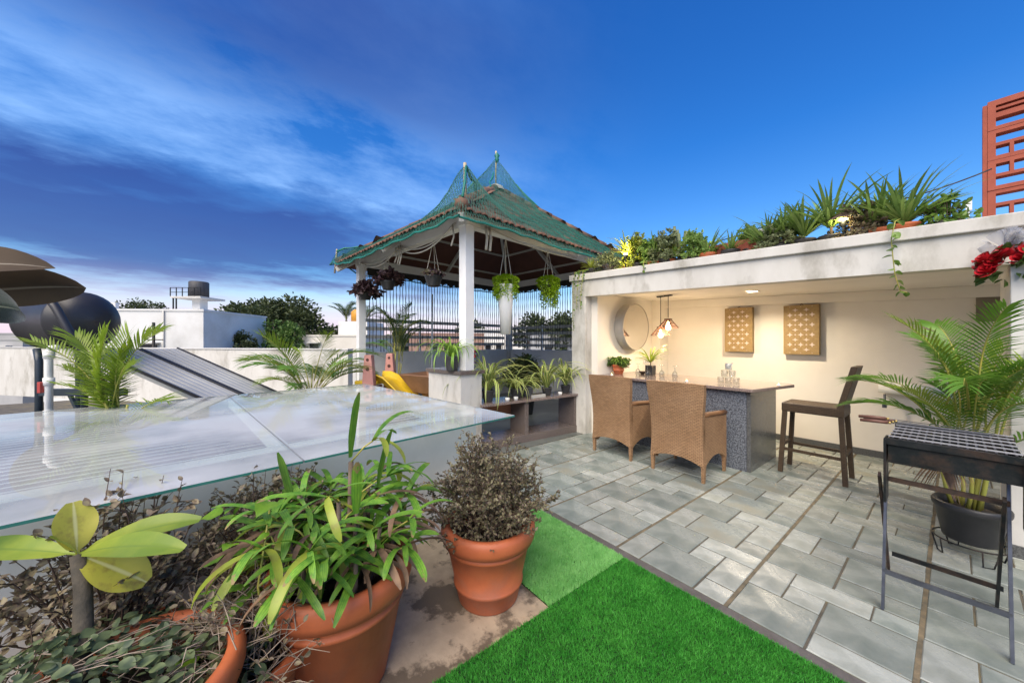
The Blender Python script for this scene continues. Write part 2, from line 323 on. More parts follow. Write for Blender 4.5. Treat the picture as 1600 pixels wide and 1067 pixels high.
def leafcloud(name,P,D,S,asp,m,parent=None,fold=.15,kind=None,fine=False,**k):
    P=np.asarray(P,float); D=nrm(np.asarray(D,float)); n=len(P); S=np.broadcast_to(np.asarray(S,float).reshape(-1,1),(n,1))
    up=nrm(rng.normal(size=(n,3))*.6+np.array([0,0,1.])); side=nrm(np.cross(D,up)); nn=np.cross(side,D)
    if fine:
        pts=[P]+[P+D*S*t_+side*S*asp*w_+nn*S*(fold*w_*2-.10*t_*t_) for t_,w_ in ((.10,.20),(.28,.42),(.48,.50),(.68,.42),(.86,.24))]+[P+D*S-nn*S*.10]+[P+D*S*t_-side*S*asp*w_+nn*S*(fold*w_*2-.10*t_*t_) for t_,w_ in ((.86,.24),(.68,.42),(.48,.50),(.28,.42),(.10,.20))]+[P+D*S*.5-nn*S*.025]
        V=np.stack(pts,1).reshape(-1,3); i=np.arange(n)[:,None]*13
        F=np.concatenate([i+np.array(q) for q in ((0,1,2,12),(12,2,3,4),(12,4,5,6),(12,6,7,8),(12,8,9,10),(0,12,10,11))])
        o=link(name,npmesh(name,V,F,m),parent,**k)
        if kind: o['kind']=kind
        return o
    a=P; b=P+D*S*.32+side*S*asp*.46+nn*S*fold; c=P+D*S*.68+side*S*asp*.40+nn*S*fold; t=P+D*S-nn*S*.06; e=P+D*S*.68-side*S*asp*.40+nn*S*fold; g=P+D*S*.32-side*S*asp*.46+nn*S*fold
    V=np.stack([a,b,c,t,e,g],1).reshape(-1,3); i=np.arange(n)[:,None]*6
    F=np.concatenate([i+np.array([0,1,2,3]),i+np.array([0,3,4,5])])
    o=link(name,npmesh(name,V,F,m),parent,**k)
    if kind: o['kind']=kind
    return o
def frond_mesh(L,elev,droop,npair,ll,lw,vee=.35,hang=.5,t0=.2,spread=1.0):
    pts,ang=arc(L,elev,droop,16); lm=MB(); rm=MB(); rm.tube([(x,0,z) for x,z in pts],[.009*(1-.8*i/16) for i in range(17)],5)
    for i in range(npair):
        t=t0+(1-t0)*(i+.5)/npair; f=t*16; j=min(int(f),15); fr=f-j
        x=pts[j][0]*(1-fr)+pts[j+1][0]*fr; z=pts[j][1]*(1-fr)+pts[j+1][1]*fr; a=ang[j]*(1-fr)+ang[j+1]*fr
        T=Vector((math.cos(a),0,math.sin(a))); Nn=Vector((-math.sin(a),0,math.cos(a)))
        s=(t-t0)/(1-t0); lg=ll*(.55+.6*math.sin(math.pi*min(1,s*.85+.12)))*U(.88,1.1); sw=spread*(1.05-.62*s)
        for sd_ in (-1,1):
            d=(T*math.cos(sw)+Vector((0,sd_,0))*math.sin(sw)+Nn*vee*U(.7,1.3)).normalized(); p=Vector((x,0,z)); wd=lw*U(.85,1.1); v=[];u=[]; h=hang*U(.7,1.4)
            sdv=d.cross(Vector((0,0,1)));
            if sdv.length<.1: sdv=Vector((1,0,0))
            sdv.normalize(); sdv=(sdv+Nn*.4).normalized()
            for q,wq in ((0,.45),(.3,1),(.62,.8),(1,.04)):
                c=p+d*lg*q+Vector((0,0,-1))*h*lg*q*q*.6; v+= [c-sdv*wd*wq/2,c+sdv*wd*wq/2]; u+= [(0,q),(1,q)]
            lm.add(v,[(0,1,3,2),(2,3,5,4),(4,5,7,6)],u)
    return lm,rm
def frond_set(n,mt,**k):
    out=[]
    for i in range(n):
        kk={a:(U(*b) if isinstance(b,tuple) else b) for a,b in k.items()}; kk['npair']=int(kk['npair'])
        l,r=frond_mesh(**kk); out.append((l.mesh('frond',mt,True),r.mesh('rachis',M['cane'],True)))
    return out
def put_frond(fs,parent,loc,az,s=1,tilt=0):
    l,r=fs; o=link('frond',l,parent,loc,(U(-.15,.15),tilt,az),s); link('rachis',r,o); return o
def cane(parent,a,b,r,bend=.05):
    a=Vector(a); b=Vector(b); off=Vector((U(-1,1),U(-1,1),0))*bend; pts=[a.lerp(b,t)+off*math.sin(math.pi*t) for t in (0,.25,.5,.75,1)]
    return part('cane',MB().tube(pts,[r,r*.9,r*.85,r*.75,r*.6],7),M['cane'],parent,True)
def pot_parts(parent,r1,r0,h,rimh,m,soilz=None,rings=(.75,.3),rimout=.03,z=0,n=48):
    pr=[(0,0),(r0*.96,0),(r0,.01)]
    for q in sorted(rings): 
        rr=r0+(r1-r0)*q*.97; zz=(h-rimh)*q; pr+= [(rr,zz-.012),(rr+.007,zz-.008),(rr+.007,zz+.008),(rr,zz+.012)]
    rb=r0+(r1-r0)*.95; zb=h-rimh
    pr+=[(rb,zb-.004),(rb+rimout*.8,zb+.004),(r1+rimout,zb+rimh*.35),(r1+rimout,zb+rimh*.72),(r1+rimout*.7,h-.006),(r1+rimout*.2,h),(r1-.018,h-.008),(rb-.02,zb),(rb-.035,h*.62)]
    p=part('pot',MB().lathe(pr,n),m,parent,True,loc=(0,0,z))
    part('soil',MB().lathe([(0,.012),(rb*.5,.018),(rb-.028,0)],24),M['soil'],parent,True,loc=(0,0,z+(soilz or h-rimh*1.1)))
    return p
def palm_plant(name,label,loc,potr,poth,fs,canes,nf,group=None,potm=None,spread=.12,cz=(.35,.8),s=(.8,1.1),z=0,azs=None,rz=0,pot=True):
    t=thing(name,label,'palm',loc,rz,group)
    if pot: pot_parts(t,potr,potr*.78,poth,.05,potm or M['black'],rings=(),rimout=.012,z=z,n=32)
    zb=z+poth*.85 if pot else 0
    tops=[]
    for i in range(canes):
        a=U(0,6.28); q=U(.2,1)*potr*.6; b=Vector((math.cos(a)*q,math.sin(a)*q,zb)); e=b+Vector((math.cos(a)*spread*U(.3,1),math.sin(a)*spread*U(.3,1),U(*cz))); cane(t,b,e,U(.010,.015)); tops.append((e,a))
    for i in range(nf):
        e,a=tops[i%len(tops)]; az=a+U(-.9,.9) if azs is None else azs[i%len(azs)]+U(-.2,.2)
        put_frond(random.choice(fs),t,e-Vector((0,0,U(0,.08))),az,U(*s),U(-.15,.2))
    return t
def strap_plant(t,loc,meshes,n,s=(.8,1.1),r=.02,name='leaf',tilt=.12):
    for i in range(n):
        a=2*math.pi*i/n*1.618*3+U(-.3,.3); link(name,random.choice(meshes),t,(loc[0]+math.cos(a)*r*U(.2,1),loc[1]+math.sin(a)*r*U(.2,1),loc[2]),(U(-tilt,tilt),U(-tilt,tilt),a),U(*s))
def bush(t,loc,rx,rz_,ntw,nleaf,lsize,lm,tm,asp=.6,base_r=.03,tw=.003,shape=1.0,up=.4,seed=None,namel='foliage',lift=0.,dens=1.0,spread=.9,fine=False):
    P=[];D=[]; tb=MB(); c=Vector(loc)
    for i in range(ntw):
        a=U(0,6.28); el=math.asin(U(up,1)**.8) if up>=0 else U(-.4,1.5); q=U(.72,1.05)
        end=Vector((math.cos(a)*math.cos(el)*rx*q,math.sin(a)*math.cos(el)*rx*q,math.sin(el)*rz_*q+lift)); st=Vector((math.cos(a),math.sin(a),0))*base_r*U(0,1)
        mid=st.lerp(end,.5)+Vector((U(-.12,.12)*rx,U(-.12,.12)*rx,.16*rz_)); 
        cv=[st*(1-s)**2+mid*2*s*(1-s)+end*s*s for s in (0,.2,.4,.6,.8,1)]
        tb.tube([c+p for p in cv],[tw*1.3,tw*1.15,tw,tw*.8,tw*.6,tw*.35],4,False)
        subs=[(cv,.35)]
        for k in range(4):
            s=U(.35,.9); j=int(s*5); b0=cv[j].lerp(cv[min(j+1,5)],s*5-j); dd=Vector((U(-1,1),U(-1,1),U(-.25,1))).normalized()*rx*U(.16,.36)*spread; e=b0+dd
            tb.tube([c+b0,c+b0.lerp(e,.5)+Vector((0,0,.01)),c+e],[tw*.6,tw*.5,tw*.3],3,False); subs.append(([b0,b0.lerp(e,.33),b0.lerp(e,.66),e],.1))
        for cvs,t0 in subs:
            k=max(2,int(nleaf/ntw/5*dens))
            for _ in range(k):
                s=t0+(1-t0)*random.random()**.8; f=s*(len(cvs)-1); j=min(int(f),len(cvs)-2); p=cvs[j].lerp(cvs[j+1],f-j); dr=(cvs[j+1]-cvs[j]).normalized()
                d=dr*.5+Vector((U(-1,1),U(-1,1),U(-.5,1))); P.append(c+p); D.append(d)
    part('twigs',tb,tm,t,True)
    return leafcloud(namel,P,D,rng.uniform(.65,1.25,len(P))*lsize,asp,lm,t,fine=fine)
def vine(parent,pts,ls,n,m,tw=.004,name='trail'):
    pts=[Vector(p) for p in pts]; s_=part(name,MB().tube(pts,tw,5),M['cane'],parent,True)
    P=[];D=[]
    for i in range(n):
        f=(i+.5)/n*(len(pts)-1); j=min(int(f),len(pts)-2); P.append(pts[j].lerp(pts[j+1],f-j)); D.append((U(-1,1),U(-1,1),U(-.9,.2)))
    leafcloud('leaves',P,D,rng.uniform(.7,1.2,n)*ls,.8,m,s_,fine=True); return s_
def broadleaf(L,w,elev,droop,fold=.18,wave=0,n=12,prof=None):
    mb=MB(); pts,ang=arc(L,elev,droop,n); prof=prof or (lambda t:math.sin(math.pi*min(1,.04+t*.96)**.85)**.75)
    v=[];u=[]; K=6
    for i,((x,z),a) in enumerate(zip(pts,ang)):
        t=i/n; hw=w/2*max(prof(t),.015); nx,nz=-math.sin(a),math.cos(a)
        for k in range(K+1):
            s_=k/K*2-1; lift=abs(s_)**1.3*fold*hw+wave*math.sin(t*9+s_*2)*abs(s_)*hw; v.append((x+nx*lift,s_*hw,z+nz*lift)); u.append((k/K,t))
    mb.add(v,[(i*(K+1)+j,i*(K+1)+j+1,(i+1)*(K+1)+j+1,(i+1)*(K+1)+j) for i in range(n) for j in range(K)],u); return mb

# ---------------------------------------------------------------- setting: ground far below, terrace
struct(part('ground',MB().add([(-2000,-2000,-7),(2000,-2000,-7),(2000,2000,-7),(-2000,2000,-7)],[(0,1,2,3)]),mat('town_ground',(.09,.10,.06),(.16,.15,.13),.05,.95),None))
tf=struct(part('terrace_floor',MB().box(-14,3,-7,14,-.35,-.006),mat('grout_bed',(.12,.105,.08),(.065,.06,.046),9,.7,bump=.5,bscale=60,stain=(.17,.14,.07),stscale=3),None))
# stone tiles: bands 0.72 m wide run away along Y, each laid in a four by four ashlar module of seven stones
slate=[mat('slate_%d'%q,a,b,sc_,.20,bump=.35,bscale=30,rnd=.16,rough2=.55,detail=10,stain=c,stscale=ss,strng=(.46,.66)) for q,(a,b,c,sc_,ss) in enumerate([((.29,.32,.295),(.195,.225,.205),(.135,.165,.15),4.5,3.6),((.36,.385,.355),(.275,.30,.275),(.22,.24,.21),6,5),((.25,.28,.26),(.17,.20,.185),(.24,.23,.175),4.5,3.2)])]
modA=[(0,0,1,2),(1,0,2,2),(3,0,1,1),(3,1,1,2),(0,2,2,2),(2,2,1,1),(2,3,2,1)]
modB=[(0,0,2,2),(0,2,1,2),(1,2,1,1),(1,3,2,1),(2,0,2,1),(2,1,2,2),(3,3,1,1)]
tmesh={}
edges=[-3.72,-2.99,-2.26,-1.52,-.80,-.10,.60]; YT=2.17; uy=.1665
for bi in range(6):
    x0,x1=edges[bi],edges[bi+1]; k=(x1-x0)/4; mod=(modB,modA)[bi%2]
    for my in range(-1,7):
        for (a,b,c,d) in mod:
            y=YT+(my*4+b+(0,2.4,0,0,0,1.3)[bi])*uy; yy=y+d*uy; xx0=x0+a*k; xx1=xx0+c*k
            g0=.011 if a==0 else .0058; g1=.011 if a+c==4 else .0058
            if y<YT: y=YT
            if yy>6.5: yy=6.5
            if yy-y<.04: continue
            sx,sy=xx1-xx0-g0-g1,yy-y-.0115
            key=(round(sx,2),round(sy,2),random.choice((0,0,2)) if c*d>2 else random.choice((1,1,0)))
            if key not in tmesh:
                e=.004; hx,hy=sx/2,sy/2; m_=MB().add([(-hx,-hy,-.02),(hx,-hy,-.02),(hx,hy,-.02),(-hx,hy,-.02),(-hx,-hy,-.004),(hx,-hy,-.004),(hx,hy,-.004),(-hx,hy,-.004),(-hx+e,-hy+e,0),(hx-e,-hy+e,0),(hx-e,hy-e,0),(-hx+e,hy-e,0)],
                    [(0,1,5,4),(1,2,6,5),(2,3,7,6),(3,0,4,7),(4,5,9,8),(5,6,10,9),(6,7,11,10),(7,4,8,11),(8,9,10,11)]); tmesh[key]=m_.mesh('tile',slate[key[2]])
            link('tile',tmesh[key],tf,((xx0+g0+xx1-g1)/2,(y+yy)/2,U(-.0015,.002)),(U(-.003,.003),U(-.003,.003),0))
for x in edges[1:-1]: part('joint_strip',MB().box(x-.010,x+.010,YT,6.5,-.02,-.0035),mat('sandy_joint',(.19,.15,.09),(.09,.08,.055),14,.7,bump=.6,bscale=70),tf)
# plainer stone floor under the gazebo, too far off to pick out tiles
struct(part('gazebo_floor',MB().box(-9.5,-3.74,.9,10,-.02,-.001),mat('far_slate',(.15,.165,.16),(.10,.115,.11),2.5,.3,bump=.2,bscale=10)))
struct(part('stone_edging',MB().box(-2.75,.9,2.085,2.158,-.03,.006),mat('edging_stone',(.115,.105,.10),(.075,.07,.065),12,.55,bump=.3,bscale=60),bev=.004))
# old concrete apron under the pots with damp patches
struct(part('concrete_apron',MB().box(-4.5,-1.36,-3,2.08,-.03,.0),mat('stained_concrete',(.46,.36,.25),(.33,.26,.18),5,.7,bump=.4,bscale=45,stain=(.085,.062,.042),stscale=2.3,strng=(.47,.52),hi=.6)))

# artificial turf
def turf(label,x0,x1,y0,y1,n,c1,c2,lean):
    t=thing('turf_mat',label,'turf mat',((x0+x1)/2,(y0+y1)/2,0)); hx,hy=(x1-x0)/2,(y1-y0)/2
    part('backing',MB().box(-hx,hx,-hy,hy,.001,.008),mat('turf_backing',(.015,.05,.012),(.01,.035,.01),80,.9),t)
    P=np.stack([rng.uniform(-hx,hx,n),rng.uniform(-hy,hy,n),np.full(n,.007)],1); h=rng.uniform(.014,.026,n)[:,None]
    d=rng.normal(size=(n,3))*.42+np.array(lean); d[:,2]=1; d=nrm(d); a=rng.uniform(0,6.28,n); sd_=np.stack([np.cos(a),np.sin(a),np.zeros(n)],1)*.0021
    V=np.stack([P-sd_,P+sd_,P+d*h],1).reshape(-1,3); F=np.arange(3*n).reshape(-1,3)
    o=link('grass_blades',npmesh('grass_blades',V,F,mat('turf_'+str(n),c1,c2,7,.55,transl=.2,detail=9)),t); o['kind']='stuff'
turf('dark green artificial turf mat along the stone tiles',-1.40,.9,.2,2.083,420000,(.105,.46,.065),(.05,.32,.036),(.25,-.35,0))
turf('paler green artificial turf mat behind the shrub pot',-2.3,-1.403,1.37,2.083,60000,(.25,.57,.17),(.15,.44,.10),(-.3,.35,0))

# ---------------------------------------------------------------- bar shelter
sh=thing('bar_shelter','long white plastered roof shelter over the bar counter with open front','shelter',(0,0,0))
SL=-.0427
def zt(x): return 2.60+SL*(x+3.8)
def slopebox(mb,x0,x1,y0,y1,a0,a1):     # a0,a1 offsets below the sloping slab top
    v=[(x,y,zt(x)+a) for a in (a0,a1) for y in (y0,y1) for x in (x0,x1)]
    return mb.add(v,[(0,2,3,1),(4,5,7,6),(0,1,5,4),(2,6,7,3),(0,4,6,2),(1,3,7,5)],[(p[0],p[2]) for p in v])
part('fascia_beam',slopebox(MB(),-3.97,1.6,4.40,4.56,-.365,-.105),M['plaster_st'],sh)
part('roof_slab',slopebox(MB(),-4.0,1.6,4.365,6.75,-.103,0),M['plaster_st'],sh,bev=.008)
part('ceiling',slopebox(MB(),-3.6,1.6,4.562,6.6,-.31,-.26),M['cream'],sh)
part('back_wall',MB().box(-3.55,1.6,6.5,6.7,-.02,2.6),M['cream'],sh)
part('wall_ledge',slopebox(MB(),-3.4,1.6,6.44,6.498,-.44,-.312),M['cream'],sh)
part('side_wall',MB().box(-3.78,-3.56,4.56,6.7,-.02,2.55),M['cream'],sh)
part('inner_pilaster',MB().box(-3.558,-3.40,6.2,6.498,-.01,2.28),M['cream'],sh)
part('pier',MB().box(-3.97,-3.68,4.402,4.72,-.02,2.24),M['plaster_st'],sh,bev=.006)
part('column',MB().box(.25,1.6,4.25,5.1,-.02,2.05),M['plaster'],sh,bev=.006)
part('skirting',MB().box(-3.5,.24,6.478,6.498,-.005,.085),M['dark_granite'],sh)
part('skirting',MB().box(.232,.249,4.24,5.1,-.005,.085),M['dark_granite'],sh)
part('skirting',MB().box(.232,1.6,4.232,4.249,-.005,.085),M['dark_granite'],sh)
part('vent_opening',MB().box(.16,.42,6.47,6.497,1.72,2.06),mat('dark_recess',(.22,.19,.14),None,4,.9),sh)

# counter
bc=thing('bar_counter','granite bar counter with polished brown top and rough blue grey front','counter',(-2.55,5.04,0))
part('front_panel',MB().box(-1.10,1.085,-.46,-.425,0,.925),M['rough_granite'],bc)
part('side_panel',MB().box(1.087,1.125,-.46,.46,0,.925),M['dark_granite'],bc,bev=.003)
part('inner_shelf',MB().box(-1.10,1.085,-.42,.44,.85,.924),M['dark_granite'],bc)
part('back_panel',MB().box(-1.10,1.085,.425,.46,0,.849),M['dark_granite'],bc)
part('counter_top',MB().prism([(-1.12,-.50),(1.17,-.53),(1.33,.40),(1.28,.50),(-1.0,.55),(-1.0,-.3)],.926,.962),M['granite_top'],bc,bev=.005)
CZ=.963
# ---------------------------------------------------------------- things on and over the counter
gl_clear=glassmat('clear_drinking_glass',(.90,.91,.91),0,ior=1.5)
def wine_glass(x,y,lab):
    prof=[(.033,0),(.037,.02),(.039,.045),(.034,.075),(.018,.098),(.005,.108),(.004,.16),(.005,.172),(.034,.178),(.036,.181)]
    o=part('wine_glass',MB().lathe(prof,20),gl_clear,None,True,solid=.0022,loc=(x,y,CZ)); tag(o,lab,'glass','upturned wine glasses on the counter')
for i,(px,Y) in enumerate([(-3.12,5.02),(-2.86,4.86),(-2.70,4.98),(-2.50,4.98)]):
    wine_glass(px,Y,['upturned wine glass beside the black planter, nearest the metal bowl','second upturned wine glass, next to the one by the bowl','third upturned wine glass in the row, away from the bowl','upturned wine glass at the row end facing the tumblers'][i])
def tumbler(x,y,z,lab):
    o=part('tumbler',MB().lathe([(.036,0),(.037,.004),(.039,.085),(.0365,.086),(.0345,.012),(0,.01)],20),gl_clear,None,True,loc=(x,y,z)); tag(o,lab,'glass','pyramid of tumblers on the counter')
for i in range(3): tumbler(-1.83+.086*i,4.83,CZ,['bottom row tumbler of the glass pyramid on the side of the wine glasses','middle tumbler in the bottom row of the glass pyramid','bottom row tumbler of the glass pyramid on the side of the bar stool'][i])
for i in range(2): tumbler(-1.787+.086*i,4.83,CZ+.0875,['second row tumbler of the glass pyramid on the side of the wine glasses','second row tumbler of the glass pyramid on the side of the bar stool'][i])
tumbler(-1.744,4.83,CZ+.175,'clear tumbler on top of the glass pyramid')
o=part('paper_napkin',MB().add([(-.03,0,0),(0,.01,.0),(.03,0,0),(-.035,.01,.05),(0,-.01,.045),(.04,.012,.06),(-.03,-.01,.075),(.012,.005,.07),(.055,.0,.082)],[(0,1,4,3),(1,2,5,4),(3,4,7,6),(4,5,8,7)]),M['white'],None,loc=(-1.744,4.83,CZ+.19),solid=.002); tag(o,'crumpled white paper napkin in the top tumbler','napkin')
bw=part('metal_bowl',MB().lathe([(.0,0),(.028,0),(.03,.004),(.055,.025),(.062,.045),(.058,.045),(.05,.027),(0,.01)],28),mat('dark_bronze',(.09,.065,.05),None,9,.3,metal=.8),None,True,loc=(-3.16,5.22,CZ)); tag(bw,'small dark metal bowl on the counter','bowl')
for i,(x,y,lab) in enumerate([(-3.33,4.62,'lit tea light on the counter edge by the red pot'),(-2.18,4.66,'lit tea light on the counter edge behind the wicker chair'),(-1.30,5.12,'lit tea light at the free end of the counter')]):
    t=thing('tea_light',lab,'candle',(x,y,CZ),0,'tea lights along the counter')
    part('cup',MB().lathe([(0,0),(.018,0),(.019,.014),(.0175,.014),(.016,.008),(0,.008)],16),M['white'],t,True)
    part('flame',MB().lathe([(.001,.010),(.006,.017),(.005,.024),(.0005,.036)],8),emat('flame',(1,.45,.15),9),t,True)
tb=thing('switch_plate','small white switch plate low on the cream side wall','switch',(-3.556,6.02,1.13)); part('plate',MB().box(0,.012,-.11,.11,-.04,.04),M['white'],tb,bev=.003)
for q in (-.06,0,.06): part('rocker',MB().box(.0122,.016,q-.02,q+.02,-.025,.025),M['greyw'],tb)
# red pot with mixed greens
t=thing('potted_plant','small orange red pot of spider plant and bushy greens on the counter','plant',(-3.42,4.93,CZ)); pot_parts(t,.095,.07,.16,.035,M['terra'],rings=(.5,),rimout=.01,n=32)
sp_s=[strap(U(.16,.24),.009,U(.9,1.4),U(1.6,2.6),8).mesh('leaf',LM['spider_g'],True) for _ in range(6)]
strap_plant(t,(0,0,.15),sp_s,90,(1.0,1.45),.05)
bush(t,(0,0,.13),.21,.14,34,1000,.042,LM['tree_m'],M['twig_d'],.85,.05,.0015,up=-.1)
# small black planter with yellow-green leaves
t=thing('potted_plant','slim black planter with yellow green strap leaves under the pendant lamps','plant',(-3.02,5.22,CZ))
part('pot',MB().box(-.06,.06,-.06,.06,0,.15),M['black'],t,bev=.006); part('stem',MB().tube([(0,0,.14),(.005,0,.2),(0,.004,.25)],.008,6),M['bark'],t,True)
sp_y=[strap(U(.22,.32),.016,U(.5,1.3),U(1.0,2.0),8).mesh('leaf',LM['palm_y'],True) for _ in range(6)]; strap_plant(t,(0,0,.2),sp_y,34,(1.0,1.5),.02)

# pendant lamps
def pendant(x,y,zs,lab):
    ztop=zt(x)-.312; t=thing('pendant_lamp',lab,'lamp',(x,y,zs),0,'pendant lamps over the counter')
    part('canopy',MB().box(-.06,.06,-.025,.025,ztop-zs-.02,ztop-zs),M['bmetal'],t)
    part('cord',MB().tube([(0,0,.16),(0,0,ztop-zs-.02)],.005,6),M['bmetal'],t)
    part('cap',MB().box(-.045,.045,-.045,.045,.125,.145),M['wood'],t,bev=.003)
    r0,r1=.045,.16
    for k in range(8):
        a=math.pi/4*k; c,s=math.cos(a),math.sin(a); part('rib',MB().bar((c*r0,s*r0,.132),(c*r1,s*r1,0),.012,.008),M['wood'],t)
    for k in range(6):
        q=k/5; r=(r0+(r1-r0)*q)*.96; z=.125-.125*q; part('ring',MB().tube([(r*math.cos(a*math.pi/8),r*math.sin(a*math.pi/8),z) for a in range(17)],.0045,5,False),M['wood'],t,True)
    part('bulb',MB().lathe([(.002,-.035),(.03,-.027),(.042,0),(.034,.03),(.016,.055),(.014,.09),(.001,.1)],16),emat('warm_bulb',(1,.66,.30),14),t,True)
    l=bpy.data.lights.new('bulb_light','POINT'); l.energy=9.5; l.color=(1,.72,.44); l.shadow_soft_size=.05; lo_=bpy.data.objects.new('bulb_light',l); C.objects.link(lo_); lo_.parent=t; lo_.location=(0,0,-.055)
pendant(-3.00,5.50,1.60,'slatted wooden pendant lamp on the longer cord, hanging lower over the planter')
pendant(-2.83,5.42,1.72,'slatted wooden pendant lamp on the shorter cord, hanging higher over the counter')
# round drum mirror on the side wall
t=thing('round_mirror','thick round mirror on the cream side wall above the counter end','mirror',(-3.555,5.40,1.75),0)
nn=48; ring=[(0,.40),(.17,.40),(.17,.385)]
def drum(prof): 
    mb=MB(); v=[(x,r*math.cos(2*math.pi*k/nn),r*math.sin(2*math.pi*k/nn)) for x,r in prof for k in range(nn)]
    return mb.add(v,[(j*nn+k,j*nn+(k+1)%nn,(j+1)*nn+(k+1)%nn,(j+1)*nn+k) for j in range(len(prof)-1) for k in range(nn)])
part('rim',drum(ring),mat('mirror_rim',(.42,.39,.34),None,4,.6),t,True)
part('mirror_face',MB().add([(.166,.388*math.cos(2*math.pi*k/nn),.388*math.sin(2*math.pi*k/nn)) for k in range(nn)],[tuple(range(nn))]),mat('mirror_glass',(.72,.70,.66),(.70,.68,.64),3,.06,metal=1),t)
# downlight
t=thing('downlight','round lit downlight in the shelter ceiling','lamp',(-1.72,5.60,zt(-1.72)-.312)); part('trim',MB().lathe([(.075,0),(.085,-.006),(.07,-.012),(.066,-.004)],28),M['white'],t,True); part('lens',MB().disc(.067,-.007,28),emat('downlight_lens',(1,.86,.62),7),t)
l=bpy.data.lights.new('downlight_beam','AREA'); l.shape='DISK'; l.size=.13; l.energy=19; l.color=(1,.83,.6); l.spread=R(150); lo_=bpy.data.objects.new('downlight_beam',l); C.objects.link(lo_); lo_.parent=t; lo_.location=(0,0,-.02)
# pierced wall panels
def wallpanel(x0,x1,z0,z1,lab):
    cx,cz=(x0+x1)/2,(z0+z1)/2; hw,hh=(x1-x0)/2,(z1-z0)/2
    t=thing('wall_panel',lab,'wall art',(cx,6.495,cz),0,'pierced gold panels on the back wall'); part('box',MB().box(-hw,hw,-.085,-.002,-hh,hh),mat('gold_brown_panel',(.33,.225,.09),(.26,.17,.065),30,.6,bump=.2,bscale=80),t,bev=.004)
    part('hanger',MB().tube([(-.02,-.04,hh),(0,-.04,hh+.02),(.02,-.04,hh)],.005,5),M['wood'],t)
    def star(r,q): 
        pl=[]
        for k in range(16):
            a=k*math.pi/8; rr=r*(1 if k%4==0 else (.62 if k%2 else .36)); rr=r if k%4==0 else (.42*r if k%4==2 else .5*r); pl.append((rr*math.cos(a),-.0875,rr*math.sin(a)))
        return MB().add(pl,[tuple(range(15,-1,-1))]).mesh('cutout',mat('panel_inlay',(.74,.62,.56),None,4,.6))
    big,sm,dot=star(.036,0),star(.016,0),star(.008,0)
    sx=hw*.62; 
    for r in range(4):
        z=hh*(.60-.40*r)
        for k in (-1,0,1): link('cutout',big,t,(k*sx,0,z))
        for k in (-.5,.5): link('cutout',sm,t,(k*sx,0,z))
    for r in range(5):
        for k in (-.5,.5): link('cutout',big,t,(k*sx,0,hh*(.80-.40*r)),(0,0,0),(1.1,1,.75))
    for k in (-1,0,1):
        for q in (-.93,.93): link('cutout',dot,t,(k*sx,0,hh*q))
wallpanel(-2.37,-1.97,1.33,2.05,'gold pierced wall panel nearer the pendant lamps')
wallpanel(-1.57,-1.16,1.31,2.03,'gold pierced wall panel above the bar stool')

